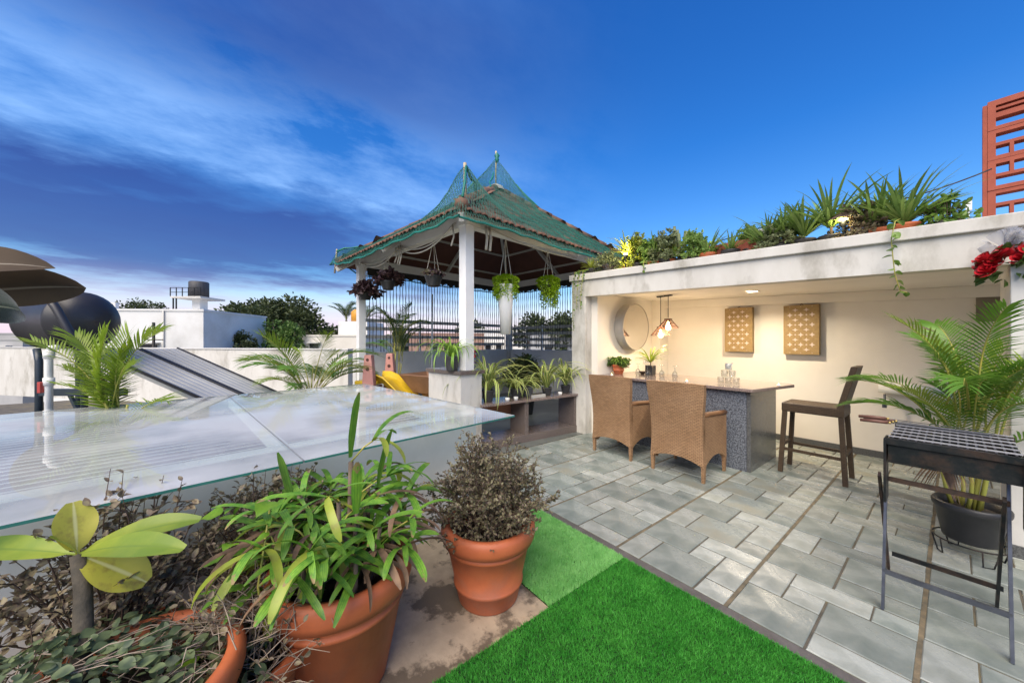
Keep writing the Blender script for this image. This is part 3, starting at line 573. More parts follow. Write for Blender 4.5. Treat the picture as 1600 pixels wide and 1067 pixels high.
# wicker armchairs
def wickerchair(loc,rz,lab):
    t=thing('wicker_armchair',lab,'armchair',loc,rz,'tan wicker armchairs at the counter')   # local: faces +y, back at y=0
    wk=M['wicker']; Wd=.31
    def xw(z): return Wd*(1-.10*math.sin(math.pi*min(1,max(0,(z-.05)/.9)))+.03*(z/1.05))
    n,mz=16,14
    def backsheet(off):
        P=[]
        for j in range(mz+1):
            row=[]
            for i in range(n+1):
                s=i/n*2-1; top=1.045-.022*s*s*0+.012*(1-s*s); bot=.16+.075*(1-abs(s)**2.2)-.0; q=j/mz; z=bot+(top-bot)*q
                y=-.055*max(0,(z-.45)/.6)**1.4-.045*(1-s*s)*min(1,z)+off; row.append((s*xw(z),y,z))
            P.append(row)
        return P
    mb=MB(); P=backsheet(0); Q=backsheet(.055); mb.grid(P); mb.grid([r[::-1] for r in Q])
    def uvfix(mb): mb.u=[(p[0]+p[1],p[2]) for p in mb.v]; return mb
    for seqP,seqQ in ((P[-1],Q[-1]),(Q[0],P[0]),([r[0] for r in P],[r[0] for r in Q]),([r[-1] for r in Q],[r[-1] for r in P])): mb.grid([seqP,seqQ])
    part('backrest',uvfix(mb),wk,t,True)
    for s in (-1,1):
        mb=MB(); A=[];B=[]
        for i in range(11):
            q=i/10; y=.056+q*.555; top=.70-.035*q+(.03 if i==0 else 0); bot=.15+.10*math.sin(math.pi*q)**.8*(1 if 0<i<10 else 0)
            A.append([(s*(xw(.3)-.002+.012*q),y,bot+(top-bot)*k/6) for k in range(7)]); B.append([(s*(xw(.3)-.05+.012*q),y,bot+(top-bot)*k/6) for k in range(7)])
        mb.grid(A if s>0 else [r[::-1] for r in A]); mb.grid(B if s<0 else [r[::-1] for r in B]); mb.grid([[r[0] for r in A],[r[0] for r in B]]); mb.grid([[r[0] for r in A][::-1] if 0 else A[-1],B[-1]]); mb.u=[(p[1]-p[0]*.3,p[2]) for p in mb.v]
        part('side_panel',mb,wk,t,True)
        am=MB().tube([(s*(xw(.3)-.022+.012*q),.05+q*.565,.712-.035*q) for q in (0,.25,.5,.75,1)],.03,10); am.u=[(p[1],p[0]+p[2]) for p in am.v]; part('armrest',am,mat('wicker_bound',(.52,.29,.13),(.40,.21,.09),5,.55,bump=.9,weave=(.012,.09)),t,True)
        for y,zt_ in ((.03,.20),(.59,.20)):
            lm=MB().add([(s*(xw(.1)-.002)+dx*(.02 if zz else .014)-s*.022,y+dy*(.022 if zz else .015),zz) for zz in (0,zt_) for dx,dy in ((-1,-1),(1,-1),(1,1),(-1,1))],[(3,2,1,0),(4,5,6,7),(0,1,5,4),(1,2,6,5),(2,3,7,6),(3,0,4,7)]); lm.u=[(p[0]+p[1],p[2]) for p in lm.v]; part('leg',lm,wk,t)
    st=MB().box(-.25,.25,.06,.60,.38,.44); part('seat',st,wk,t,bev=.01)
    fr=MB().box(-.25,.25,.565,.60,.20,.379); part('front_apron',fr,wk,t)
wickerchair((-2.78,3.83,0),R(0),'tan wicker armchair nearer the granite plant bench, back turned')
wickerchair((-1.91,3.82,0),R(1),'tan wicker armchair nearer the bar stool, back turned')
# bar stool
t=thing('bar_stool','dark brown woven bar stool with low leaning back beside the counter','bar stool',(-.96,5.11,0),R(0)); wd=M['wicker_d']
st=MB().box(-.265,.265,-.19,.19,.70,.80); st.u=[(p[0]+p[1],p[2]+(p[1] if p[2]>.79 else 0)) for p in st.v]; part('seat',st,wd,t,bev=.012)
bk=MB()
for a,b in ((0,1),): 
    v=[(.215+.12*q+dx,dy*(.19-.012*q),.74+.50*q) for q in (0,.33,.66,1) for dx,dy in ((-.022,-1),(.03,-1),(.03,1),(-.022,1))]
    bk.add(v,[(3,2,1,0),(12,13,14,15)]+[(j*4+k,j*4+(k+1)%4,(j+1)*4+(k+1)%4,(j+1)*4+k) for j in range(3) for k in range(4)],[(p[1]+p[0],p[2]) for p in v])
part('backrest',bk,wd,t,bev=.006)
for sx in (-1,1):
    for sy in (-1,1):
        lg=MB().bar((sx*.275,sy*.185,0),(sx*.238,sy*.163,.705),.043,.043); part('leg',lg,wd,t,bev=.003)
for sy in (-1,1): part('stretcher',MB().bar((-.265,sy*.18,.27),(.265,sy*.18,.27),.026,.03),wd,t)
for sx in (-1,1): part('stretcher',MB().bar((sx*.265,-.18,.312),(sx*.265,.18,.312),.026,.03),wd,t)

# ---------------------------------------------------------------- barbecue grill
t=thing('barbecue_grill','black metal folding charcoal grill with crossed legs on the stone tiles','grill',(0,3.14,0)); bm_=M['bmetal']
x0,x1,y0,y1=-.225,.205,-.27,.28
tr=MB(); 
for a in ((x0,x1,y0,y0+.006),(x0,x1,y1-.006,y1),(x0,x0+.006,y0+.006,y1-.006),(x1-.006,x1,y0+.006,y1-.006)): tr.box(*a,.83,.955)
tr.box(x0,x1,y0,y1,.822,.829)
part('tray',tr,bm_,t); part('ash',MB().box(x0+.008,x1-.008,y0+.008,y1-.008,.83,.875),mat('ash_bed',(.02,.02,.02),(.05,.05,.05),50,.95,bump=1),t)
for a in ((x0-.012,x1+.012,y0-.014,y0-.001),(x0-.012,x1+.012,y1+.001,y1+.014)): part('rim',MB().box(*a,.925,.958),bm_,t)
for k in range(15): x=x0+.018+k*.0281; part('grate_bar',MB().bar((x,y0,.962),(x,y1,.962),.007,.005),mat('sooty_bar',(.05,.05,.055),(.09,.09,.1),20,.5,metal=.5),t)
for k in range(6): y=y0+.02+k*.102; part('grate_rod',MB().bar((x0,y,.968),(x1,y,.968),.008,.006),mat('bright_steel',(.62,.62,.64),(.5,.5,.52),10,.35,metal=.6),t)
for x in (x0-.016,x1+.004): part('end_plate',MB().box(x,x+.010,y0-.03,y0+.10,.60,.955),bm_,t)
for x in (x0-.030,x1-.045):
    part('leg',MB().bar((x+.012,y0-.03,0),(x+.012,y0+.17,.83),.012,.036,(0,1,0)),M['steel'],t); part('leg',MB().bar((x-.006,y1-.05,0),(x-.006,y0+.02,.74),.012,.034,(0,1,0)),M['rust'] if x<-.1 else bm_,t)
    
for (ya,z,m_) in ((y0+.005,.20,M['steel']),(y1-.075,.12,bm_),(y0+.11,.70,M['rust'])): part('cross_bar',MB().bar((x0-.02,ya,z),(x1-.03,ya,z),.012,.026),m_,t)
for k,(y,z,dx) in enumerate([(.10,.985,0),(.15,.985,.01),(.125,1.005,-.01),(.20,.985,.02)]):
    s=thing('skewer',['skewer with its wooden handle nearest the grill front','skewer lying between the front and the end skewers on the grate','skewer resting on top of two others on the grill','skewer set apart from the bundle, towards the palm'][k],'skewer',(x0-.03+dx,3.14+y,z),U(-.04,.04),'skewers on the grill')
    part('handle',MB().tube([(-.125,0,-.004),(-.06,0,0),(0,0,0)],[.0095,.011,.010],10),M['wood'],s,True); part('ferrule',MB().tube([(.0005,0,0),(.014,0,0)],.008,8),mat('brass',(.55,.40,.15),None,5,.35,metal=.9),s,True); part('blade',MB().bar((.014,0,-.001),(.38,0,-.006),.006,.003),M['steel'],s)
# wall heater / pipe and tap behind the palm
t=thing('wall_pipe','white horizontal pipe with a tap on the cream back wall','pipe',(-.55,6.40,.93)); part('pipe_body',MB().tube([(-.03,0,0),(.55,0,-.04)],.075,16),M['white'],t,True); part('bracket',MB().box(.1,.13,.04,.097,-.05,.03),M['steel'],t)
tp=part('tap',MB().tube([(.02,-.02,-.09),(.02,-.03,-.2),(.02,-.06,-.24)],.012,8),M['steel'],t,True); part('tap_handle',MB().box(.0,.04,-.05,-.01,-.26,-.21),M['steel'],tp)

# ---------------------------------------------------------------- palm beside the grill
fsA=frond_set(6,LM['palm'],L=(.75,.95),elev=(.9,1.3),droop=(1.0,1.9),npair=(27,32),ll=(.24,.31),lw=.0165,vee=.3,hang=.55,t0=.22)
fsY=frond_set(5,LM['palm_y'],L=(.8,1.0),elev=(1.0,1.4),droop=(.5,1.3),npair=(26,31),ll=(.24,.31),lw=.0165,vee=.35,hang=.45,t0=.22)
fsD=frond_set(5,LM['palm_d'],L=(.8,1.0),elev=(1.0,1.4),droop=(.9,1.7),npair=(28,34),ll=(.22,.28),lw=.0145,vee=.35,hang=.5,t0=.2)
pst=thing('plant_stand','black wire plant stand under the palm pot','stand',(.075,4.02,0))
part('top_ring',MB().tube([(.17*math.cos(a*math.pi/12),.17*math.sin(a*math.pi/12),.11) for a in range(25)],.005,6,False),M['bmetal'],pst,True)
for k in range(4):
    a=k*math.pi/2+.5; c,s=math.cos(a),math.sin(a); part('leg',MB().tube([(c*.17-s*.04,s*.17+c*.04,.11),(c*.15-s*.025,s*.15+c*.025,.004),(c*.15+s*.025,s*.15-c*.025,.004),(c*.17+s*.04,s*.17-c*.04,.11)],.0045,6),M['bmetal'],pst,True)
pr_=palm_plant('areca_palm','full green areca palm in a black tub on the wire stand by the white column',(.075,4.02,0),.165,.26,fsA,9,0,z=.116,cz=(.32,.62),spread=.1)
random.seed(21)
for i in range(26):
    a=i*2.4+U(-.3,.3); e=Vector((math.cos(a)*U(.03,.14),math.sin(a)*U(.03,.14),U(.66,1.05)))
    put_frond(random.choice(fsA if i%4 else fsY),pr_,e,a,U(.66,.92),U(-.6,.18))
dry=frond_mesh(.5,.9,2.6,22,.2,.016,.1,.9); o=link('frond',dry[0].mesh('frond',LM['dryleaf'],True),pr_,(0,-.05,.72),(0,0,R(-110))); link('rachis',dry[1].mesh('rachis',M['twig'],True),o)
# rose bouquet on the column
t=thing('rose_bouquet','artificial red rose bouquet with white netting tied to the column top','bouquet',(.27,4.33,2.07),R(-50))
rose_m=mat('red_rose',(.50,.012,.02),(.33,.006,.015),20,.45,rnd=.15)
def rose():
    mb=MB()
    for k in range(11):
        a=k*2.4; r=.010+.0022*k; tl=.25+.07*k; P=[]
        for i in range(4):
            q=i/3; row=[]
            for j in range(5):
                s=(j/4-.5)*1.7; rr=r*(.55+.75*q+(.25*q*q if k>6 else 0)); row.append((rr*math.cos(a+s),rr*math.sin(a+s),(-.012+q*.045)-(.006*k/11+.010*(k>7))*q*q))
            P.append(row)
        mb.grid(P)
    return mb.mesh('rose',rose_m,True)
rm=[rose() for _ in range(1)][0]
for i,(x,y,z) in enumerate([(-.12,-.05,0),(-.06,-.10,.03),(-.10,-.08,-.055),(.0,-.09,.01),(.06,-.08,.05),(.02,-.05,.07),(-.05,-.02,.07),(.11,-.05,.0),(-.13,-.02,-.03),(.13,-.03,.06),(-.03,-.11,-.05)]): link('rose',rm,t,(x,y,z),(R(U(45,80)),U(-.5,.5),U(-.6,.6)),U(1.15,1.5))
P=[(U(-.16,.2),U(-.08,.02),U(-.13,.1)) for _ in range(60)]; leafcloud('rose_leaves',P,[(p[0]*3+U(-.5,.5),-.6+U(-.4,.4),p[2]*3-.2) for p in P],rng.uniform(.05,.085,60),.62,LM['tree_m'],t)
tul=MB(); 
for k in range(9):
    a=U(-1.2,1.2); tul.grid([[(math.sin(a+s)*.16*q+.03*math.sin(9*s+k),-.03-.06*q*U(.3,1),.08+math.cos(a+s)*.15*q+U(-.01,.01)) for s in (-.35,-.17,0,.17,.35)] for q in (.1,.4,.7,1)])
part('white_netting',tul,mat('tulle',(.8,.8,.82),None,5,.7,alpha=.45,transl=.2),t,True)
# ---------------------------------------------------------------- glass skylight on its white upstand
SKT=W(2.82,.026); ZG=.888
t=thing('skylight','low white walled skylight roofed with overhanging clear glass sheets','skylight',SKT,GR)
T_=.13; X0,X1,Y0,Y1=-2.80,-.33,-4.45,-.14
part('upstand_wall',MB().box(X1-T_,X1,Y0,Y1,-.02,ZG-.004),M['plaster'],t); part('upstand_wall',MB().box(X0,X0+T_,Y0,Y1,-.02,ZG-.004),M['plaster'],t)
part('upstand_wall',MB().box(X0+T_,X1-T_,Y1-T_,Y1,-.02,ZG-.004),M['plaster'],t); part('upstand_wall',MB().box(X0+T_,X1-T_,Y0,Y0+T_,-.02,ZG-.004),M['plaster'],t)
gp=glassmat('skylight_glass',(.80,.91,.88),0,film=(.88,.87,.82),painted_sheenf=.62); ge=mat('green_glass_edge',(.03,.16,.13),(.05,.22,.18),12,.12)  # pale diffuse share stands in for white sky mirrored in the panes
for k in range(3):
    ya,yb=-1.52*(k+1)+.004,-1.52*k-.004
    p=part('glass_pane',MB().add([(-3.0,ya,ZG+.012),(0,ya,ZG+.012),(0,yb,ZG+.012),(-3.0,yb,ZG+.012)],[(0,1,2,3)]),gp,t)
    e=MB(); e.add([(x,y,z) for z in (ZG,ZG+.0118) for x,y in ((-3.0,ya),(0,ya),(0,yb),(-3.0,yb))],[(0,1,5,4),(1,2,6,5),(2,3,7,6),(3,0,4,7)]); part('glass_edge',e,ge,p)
for k in (1,2): part('joint_seal',MB().box(-2.995,-.005,-1.52*k-.0035,-1.52*k+.0035,ZG+.001,ZG+.0125),mat('silicone_seal',(.30,.31,.30),(.15,.15,.15),60,.6),t)
for k in range(23):
    q_=((-.012,-.012),(.079,.010),(.079,.016),(-.012,-.006)); part('slat',MB().add([(x,Y0+T_+.01,z) for x,z in q_]+[(x,Y1-T_-.01,z) for x,z in q_],[(0,1,5,4),(1,2,6,5),(2,3,7,6),(3,0,4,7),(3,2,1,0),(4,5,6,7)]),M['white'],t,loc=(X0+T_+.03+k*.0955,0,ZG-.13))
for k in (1,2): part('cross_frame',MB().box(X0+T_,X1-T_,-1.52*k-.03,-1.52*k+.03,ZG-.07,ZG-.005),M['white'],t)
part('pit_floor',MB().box(X0+T_,X1-T_,Y0+T_,Y1-T_,.2,.25),M['greyw'],t)

# ---------------------------------------------------------------- gazebo
GC=W(7.44,-.35); HA,HB=1.78,2.15; ZB=3.04
g=thing('gazebo','white posted gazebo with a steep clay tile hip roof','gazebo',GC,GR)
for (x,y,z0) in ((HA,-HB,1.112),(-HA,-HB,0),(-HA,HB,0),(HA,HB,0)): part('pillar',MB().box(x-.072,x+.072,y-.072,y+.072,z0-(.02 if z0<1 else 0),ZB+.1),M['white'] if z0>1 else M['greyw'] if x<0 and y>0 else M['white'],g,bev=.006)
for s in (-1,1):
    part('beam',MB().box(-HA-.09,HA+.09,s*HB-.06,s*HB+.06,ZB,ZB+.17),M['white'],g); part('beam',MB().box(s*HA-.062,s*HA+.062,-HB-.092,HB+.092,ZB+.003,ZB+.173),M['white'],g)
EA,EB,ZE,ZA=HA+.36,HB+.36,ZB+.0,4.70
def rz_(x,y): r=max(abs(x)/EA,abs(y)/EB); return ZE+(ZA-ZE)*(1-r)
cor=[(EA,-EB),(-EA,-EB),(-EA,EB),(EA,EB)]
for i in range(4):
    a,b=cor[i],cor[(i+1)%4]; part('ceiling_panel',MB().add([(a[0],a[1],ZE+.004),(b[0],b[1],ZE+.004),(0,0,ZA+.004),(a[0],a[1],ZE+.034),(b[0],b[1],ZE+.034),(0,0,ZA+.034)],[(2,1,0),(3,4,5),(0,1,4,3)]),M['brown'],g)
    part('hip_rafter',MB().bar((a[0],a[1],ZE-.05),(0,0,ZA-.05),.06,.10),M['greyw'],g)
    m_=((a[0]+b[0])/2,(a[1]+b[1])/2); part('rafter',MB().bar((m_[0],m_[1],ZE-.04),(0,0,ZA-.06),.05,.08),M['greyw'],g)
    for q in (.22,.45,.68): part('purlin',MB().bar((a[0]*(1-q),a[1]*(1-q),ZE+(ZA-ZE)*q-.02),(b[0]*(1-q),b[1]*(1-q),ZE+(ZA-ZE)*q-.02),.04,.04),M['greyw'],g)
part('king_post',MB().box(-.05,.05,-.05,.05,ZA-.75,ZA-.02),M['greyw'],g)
# roof tiles, one by one on the two faces towards the terrace
tilem=mat('old_clay_tile',(.20,.095,.058),(.115,.075,.055),9,.8,bump=.4,bscale=50,rnd=.3,stain=(.08,.07,.055),stscale=5)
tw_,tl_=.235,.36
def tileprof(mb,M4=None):
    prof=[(-.5,.012),(-.36,.034),(-.2,.036),(-.06,.012),(.1,.010),(.26,.030),(.38,.034),(.5,.010)]
    v=[];n=len(prof)
    for y,dz in ((0,.0),(tl_,.012)):
        for u_,h in prof: v.append((u_*tw_,y,h+.018-dz*1.8))
        for u_,h in prof: v.append((u_*tw_,y,h+.002-dz*1.8))
    f=[(j,j+1,2*n+j+1,2*n+j) for j in range(n-1)]+[(n+j,j,)+() for j in ()]
    f+=[(n+j,n+j+1,j+1,j) for j in range(n-1)]
    if M4 is not None: v=[tuple(M4@Vector(p)) for p in v]
    return mb.add(v,f)
tme=tileprof(MB()).mesh('roof_tile',tilem,True)
faces=[((1,0),EA,EB),((0,-1),EB,EA),((-1,0),EA,EB),((0,1),EB,EA)]
for fi,(nrm_,run,half) in enumerate(faces):
    rise=ZA-ZE; sl_=math.hypot(run,rise); nv=Vector((nrm_[0],nrm_[1],0)); tv=Vector((-nrm_[1],nrm_[0],0)); upv=(-nv*run+Vector((0,0,rise))).normalized(); nor=tv.cross(upv)
    rest=MB(); nr=int(sl_/.30)
    for r in range(nr):
        d0=r*.30-.06; wdt=half*(1-max(0,d0+.2)/sl_); k=int(wdt/tw_+.3)
        for j in range(-k,k+1):
            pos=nv*run+tv*(j*tw_)+upv*d0+Vector((0,0,ZE+.05))
            Mx=Matrix((( tv.x,upv.x,nor.x,pos.x),(tv.y,upv.y,nor.y,pos.y),(tv.z,upv.z,nor.z,pos.z),(0,0,0,1)))
            if fi<2:
                o=link('roof_tile',tme,g); Mx=Mx@Matrix.Rotation(U(-.02,.02),4,'X')@Matrix.Rotation(U(-.02,.02),4,'Z'); o.matrix_basis=Mx
            else: tileprof(rest,Mx)
    if fi>=2: part('far_roof_tiles',rest,tilem,g,True,kind='stuff')
for (x,y) in cor:
    a=Vector((x,y,ZE+.10)); b=Vector((0,0,ZA+.10)); nseg=11
    for k in range(nseg):
        p=a.lerp(b,(k+.02)/nseg); q=a.lerp(b,(k+1.1)/nseg); part('ridge_tile',MB().tube([p,q],[.085,.07],8),tilem,g,True)
part('ridge_cap',MB().lathe([(.20,ZA+.02),(.17,ZA+.10),(.07,ZA+.16),(.01,ZA+.18)],16),mat('lime_mortar',(.5,.47,.43),None,8,.9),g,True)

# bird net draped over the roof, held up by three poles
nt_=thing('bird_net','green bird netting draped over the gazebo roof on poles','net',GC,GR)
NA,NB=EA+.10,EB+.10; ZP=5.42
def netz(x,y):
    r=min(1,max(abs(x)/NA,abs(y)/NB)); rr=min(1,math.hypot(x/NA,y/NB)); base=max(rz_(x,y)+.125,ZE+.02+(ZP-ZE)*(1-min(1,(.55*r+.45*rr)))**1.55)
    base=max(base,0)+.0
    dc=math.hypot(x-EA+.26,y+EB-.26); base+=.46*max(0,1-dc/.85)**1.7*min(1,max(0,1-max(abs(x)/NA,abs(y)/NB))/.10)
    dc=math.hypot(x+EA-.05,y+EB-.05); base+=.22*max(0,1-dc/.8)**2
    e=max(abs(x)/NA,abs(y)/NB)
    if e>.96: base-= .13*(e-.96)/.04
    return base+.012*math.sin(x*9+y*4)+.010*math.sin(y*13-x*3)
def netmesh(n,jit,zoff=0,reg=None):
    V=[];idx={};Fc=[]
    ny=int(n*NB/NA)
    for i in range(n+1):
        for j in range(ny+1):
            u_,v_=i/n*2-1,j/ny*2-1; x,y=u_*NA,v_*NB
            idx[i,j]=len(V); V.append((x+U(-jit,jit),y+U(-jit,jit),netz(x,y)+zoff))
    for i in range(0,n):
        for j in range(0,ny):
            Fc.append((idx[i,j],idx[i+1,j],idx[i+1,j+1],idx[i,j+1]))
    return V,Fc
V,Fc=netmesh(110,.006)
# strands: flat ribbons crossing diagonally
V=np.array(V); nstr=[]
def ribbons(V,Fc,wd):
    a=[];
    for q in Fc: a.append((q[0],q[2])); a.append((q[1],q[3]))
    a=np.array(a); p,q=V[a[:,0]],V[a[:,1]]; d=nrm(q-p); s1=nrm(np.cross(d,np.array([0,0,1.])))*wd; s2=nrm(np.cross(d,s1))*wd
    VV=np.stack([p-s1,p+s1,q+s1,q-s1,p-s2,p+s2,q+s2,q-s2],1).reshape(-1,3); i=np.arange(len(a))[:,None]*8
    return VV,np.concatenate([i+np.array([0,1,2,3]),i+np.array([4,5,6,7])])
VV,FF=ribbons(V,Fc,.0022); netm=mat('green_net',(.012,.20,.15),(.008,.13,.10),4,.5)
link('net_sheet',npmesh('net_sheet',VV,FF,netm),nt_)
hem=[];m4=40
for i in range(4):
    a,b=[(NA,-NB),(-NA,-NB),(-NA,NB),(NA,NB)][i],[(-NA,-NB),(-NA,NB),(NA,NB),(NA,-NB)][i]
    hem+=[(a[0]+(b[0]-a[0])*k/m4,a[1]+(b[1]-a[1])*k/m4) for k in range(m4)]
part('hem_rope',MB().tube([(x,y,netz(x,y)+U(-.015,.015)) for x,y in hem+hem[:1]],.014,6,False),netm,nt_,True)
for i in range(3): # gathered folds along the hips
    c_=[(EA,-EB),(-EA,-EB),(EA,EB)][i]; pts=[(c_[0]*q+U(-.03,.03),c_[1]*q+U(-.03,.03),netz(c_[0]*q,c_[1]*q)+.015) for q in [k/22 for k in range(3,23)]]; part('net_fold',MB().tube(pts,[U(.010,.024) for _ in pts],6),netm,nt_,True)
polem=mat('weathered_pole',(.50,.43,.30),(.30,.25,.17),14,.8,bump=.4,bscale=40)
part('pole',MB().tube([(0,0,ZA+.1),(.01,0,ZP+.16)],.018,8),polem,nt_,True); part('pole',MB().tube([(EA-.26,-EB+.26,ZE+.2),(EA-.25,-EB+.25,ZE+.78)],.022,8),polem,nt_,True); part('pole',MB().tube([(-EA-.05,-EB-.02,ZE-.12),(-EA-.03,-EB+.02,ZE+.38)],.018,8),polem,nt_,True)
part('knot',MB().lathe([(.01,-.1),(.05,-.04),(.035,.0),(.06,.05),(.01,.12)],9,(0.04,0,ZP)),netm,nt_,True)

# cords slung along the beams
def sag(a,b,s,n=14): a=Vector(a); b=Vector(b); return [a.lerp(b,k/n)-Vector((0,0,s*4*(k/n)*(1-k/n))) for k in range(n+1)]
t=thing('slung_cords','pale cords slung in loops along the gazebo beams','cord',GC,GR)
for k,(q0,q1,s) in enumerate([(1.65,.1,.16),(.1,-1.5,.14),(1.6,.0,.22),(.05,-1.55,.2)]): part('cord',MB().tube(sag((q0,-HB-.09,ZB+.06),(q1,-HB-.09,ZB+.04),s),.011,6),M['rope'],t,True)
part('cord',MB().tube(sag((HA+.09,-HB+.2,ZB+.06),(HA+.09,.3,ZB-.02),.08),.009,6),M['rope'],t,True)
for q in (.05,-.05,.12,1.6): part('loose_end',MB().tube([(q,-HB-.1,ZB+.05),(q+.03,-HB-.1,ZB-.12),(q-.02,-HB-.11,ZB-U(.2,.32))],.013,6),M['rope'],t,True)
for q in (-HB+.25,-HB+.32): part('loose_end',MB().tube([(HA+.1,q,ZB+.05),(HA+.1,q+.03,ZB-.1),(HA+.11,q,ZB-.28)],.018,6),M['rope'],t,True)

# parapets and railing
pl=thing('parapet_wall','white plastered parapet under the gazebo railing','wall',GC,GR)
part('wall_run',MB().box(-HA-.18,-HA-.02,-HB-.1,HB+.16,-.02,1.27),M['plaster'],pl); part('wall_run',MB().box(-HA-.02,HA+.3,HB,HB+.16,-.02,1.27),M['plaster'],pl)
part('ledge',MB().box(-HA-.015,-HA+.35,-HB+.5,HB-.005,.42,.47),M['granite'],pl)
rl=thing('railing','horizontal slat railing with posts on the gazebo parapet','railing',GC,GR); slm=mat('slat_paint',(.66,.65,.60),(.56,.55,.51),4,.55)
for k in range(4):
    part('slat',MB().box(-HA-.125,-HA-.10,-HB+.12,HB-.1,1.39+k*.175,1.465+k*.175),slm,rl); part('slat',MB().box(-HA+.1,HA+.3,HB+.05,HB+.08,1.355+k*.165,1.43+k*.165),slm,rl)
for y in (-.7,.75): part('post',MB().box(-HA-.16,-HA-.126,y-.02,y+.02,1.27,2.02),slm,rl)
for x in (-.6,.6): part('post',MB().box(x-.02,x+.02,HB+.081,HB+.115,1.27,1.95),slm,rl)
# strand curtains
cm=mat('dark_strand',(.075,.07,.062),(.035,.032,.03),20,.6)
def strandmesh(h):
    mb=MB(); n=14; mb.tube([(.004*math.sin(i*1.7),.004*math.cos(i*2.1),-h*i/n) for i in range(n+1)],[.007 if i%2 else .010 for i in range(n+1)],5); return mb.mesh('strand',cm,True)
sm_=[strandmesh(h) for h in (1.58,1.62,1.66)]
cu=thing('strand_curtain','dark hanging strand curtain along the far gazebo side, behind the palm and slide','curtain',GC,GR); 
for k in range(54): link('strand',random.choice(sm_),cu,(-HA+.04+U(-.006,.006),-HB+.16+k*.075,ZB-.1),(U(-.01,.01),U(-.01,.01),U(0,6)))
def ragged(mb,pts,n):
    return mb
def valance(parent,a,b,seed):
    random.seed(seed); n=60; a=Vector(a); b=Vector(b); rows=[[],[]]
    for i in range(n+1): p=a.lerp(b,i/n); rows[0].append(p); rows[1].append(p-Vector((0,0,U(.10,.19))))
    part('valance',MB().grid(rows),mat('dark_shade_cloth',(.02,.02,.02),(.035,.034,.032),20,.9),parent)
valance(cu,(-HA+.07,-HB+.1,ZB-.005),(-HA+.07,HB-.1,ZB-.005),5)
cu2=thing('strand_curtain','dark hanging strand curtain behind the spider plants, next to the pier','curtain',GC,GR)
for k in range(44): link('strand',random.choice(sm_),cu2,(-HA+.2+k*.078,HB-.06+U(-.006,.006),ZB-.1),(U(-.01,.01),U(-.01,.01),U(0,6)))
valance(cu2,(-HA+.1,HB-.08,ZB-.005),(HA-.1,HB-.08,ZB-.005),6)
random.seed(31)
bl=mat('pale_rain_blind',(.62,.60,.55),(.52,.56,.62),1.2,.7,transl=.75,stretch=(1,1,3))
if 0: rb=thing('rain_blind','pale translucent roll blinds behind the strand curtains','blind',GC,GR); part('sheet',MB().box(-HA-.08,-HA-.077,-HB+.14,HB-.14,1.92,ZB-.02),bl,rb); part('sheet',MB().box(-HA+.14,HA-.14,HB+.02,HB+.023,1.88,ZB-.02),bl,rb)
# white downpipe in the gazebo
o=tag(part('white_pipe',MB().tube([(-HA+.15,-.55,0),(-HA+.15,-.55,2.62)],.022,8),M['white'],None,True,loc=GC,rot=(0,0,GR)),'thin upright white pipe in front of the strand curtain','pipe')

# ---------------------------------------------------------------- pedestal, bench
pd=thing('pedestal','white rendered pedestal with granite cap under the gazebo post','pedestal',W(4.52,-.67),GR)
# local corner towards the camera at (0,0): extends to -x and +y
part('body',MB().box(-.78,-.0,0,.36,-.02,1.06),M['plaster_st'],pd,bev=.006); part('cap',MB().box(-.81,.03,-.03,.39,1.061,1.11),M['granite'],pd,bev=.004)
b0=W(4.76,-.38); b1=W(5.82,1.17); bv=(b1-b0); bl_=bv.length; ba=math.atan2(bv.y,bv.x)
be=thing('granite_bench','granite plant bench on uprights between the pedestal and the white pier','bench',b0,ba)      # local x along, y = away from the terrace
part('plinth',MB().box(0,bl_,0,.42,-.01,.11),M['granite'],be,bev=.004); part('bench_top',MB().box(-.05,bl_-.02,-.03,.42,.60,.635),M['granite_top'],be,bev=.004)
for x in (.70,bl_-.16): part('upright',MB().box(x,x+.07,.01,.40,.111,.599),M['granite'],be,bev=.003)
part('back_rail',MB().box(.0,.69,.37,.40,.30,.599),mat('terracotta_board',(.32,.13,.06),(.26,.10,.05),5,.7),be)
def onbench(x,y,z=.636): return tuple(b0+Vector((math.cos(ba)*x-math.sin(ba)*y,math.sin(ba)*x+math.cos(ba)*y,z)))
def spiderplant(loc,lab,n,ls,r=.085,h=.15,w=.017,mt='spider',pm=None,group='spider plants on the granite bench'):
    t=thing('spider_plant',lab,'plant',loc,U(0,6),group); pot_parts(t,r,r*.75,h,.022,pm or mat('grey_nursery_pot',(.06,.06,.062),(.04,.04,.042),6,.5),rings=(),rimout=.005,n=24)
    ms=[strap(U(.85,1.15)*ls,w*U(.8,1.15),U(.85,1.45),U(1.9,3.1),10,fold=.3,wob=U(-.02,.02)).mesh('leaf',LM[mt],True) for _ in range(8)]
    strap_plant(t,(0,0,h*.9),ms,n,(.65,1.05),.03)
spiderplant(onbench(.16,.17),'big arching spider plant on the bench beside the pedestal',56,.92,.085,.17,.034)
spiderplant(onbench(.68,.20),'compact spider plant over the bench upright',52,.60,.095,.15,.028,'spider')
spiderplant(onbench(1.25,.16),'long leaved spider plant on the bench, in front of the strand curtain',42,.95,.08,.13,.036)
spiderplant(onbench(1.68,.18),'upright spider plant on the bench against the white pier',38,.90,.08,.13,.034)
spiderplant(tuple(W(4.62,-.80,1.111)),'spider plant in a dark pot on the pedestal cap',52,.62,.10,.19,.026,'spider_g',group=None)
t=thing('empty_pot','empty grey nursery pot on the bench between spider plants','pot',onbench(.93,.24)); pot_parts(t,.085,.07,.15,.02,mat('grey_pot_light',(.14,.15,.16),None,6,.5),rings=(),rimout=.006,n=24)
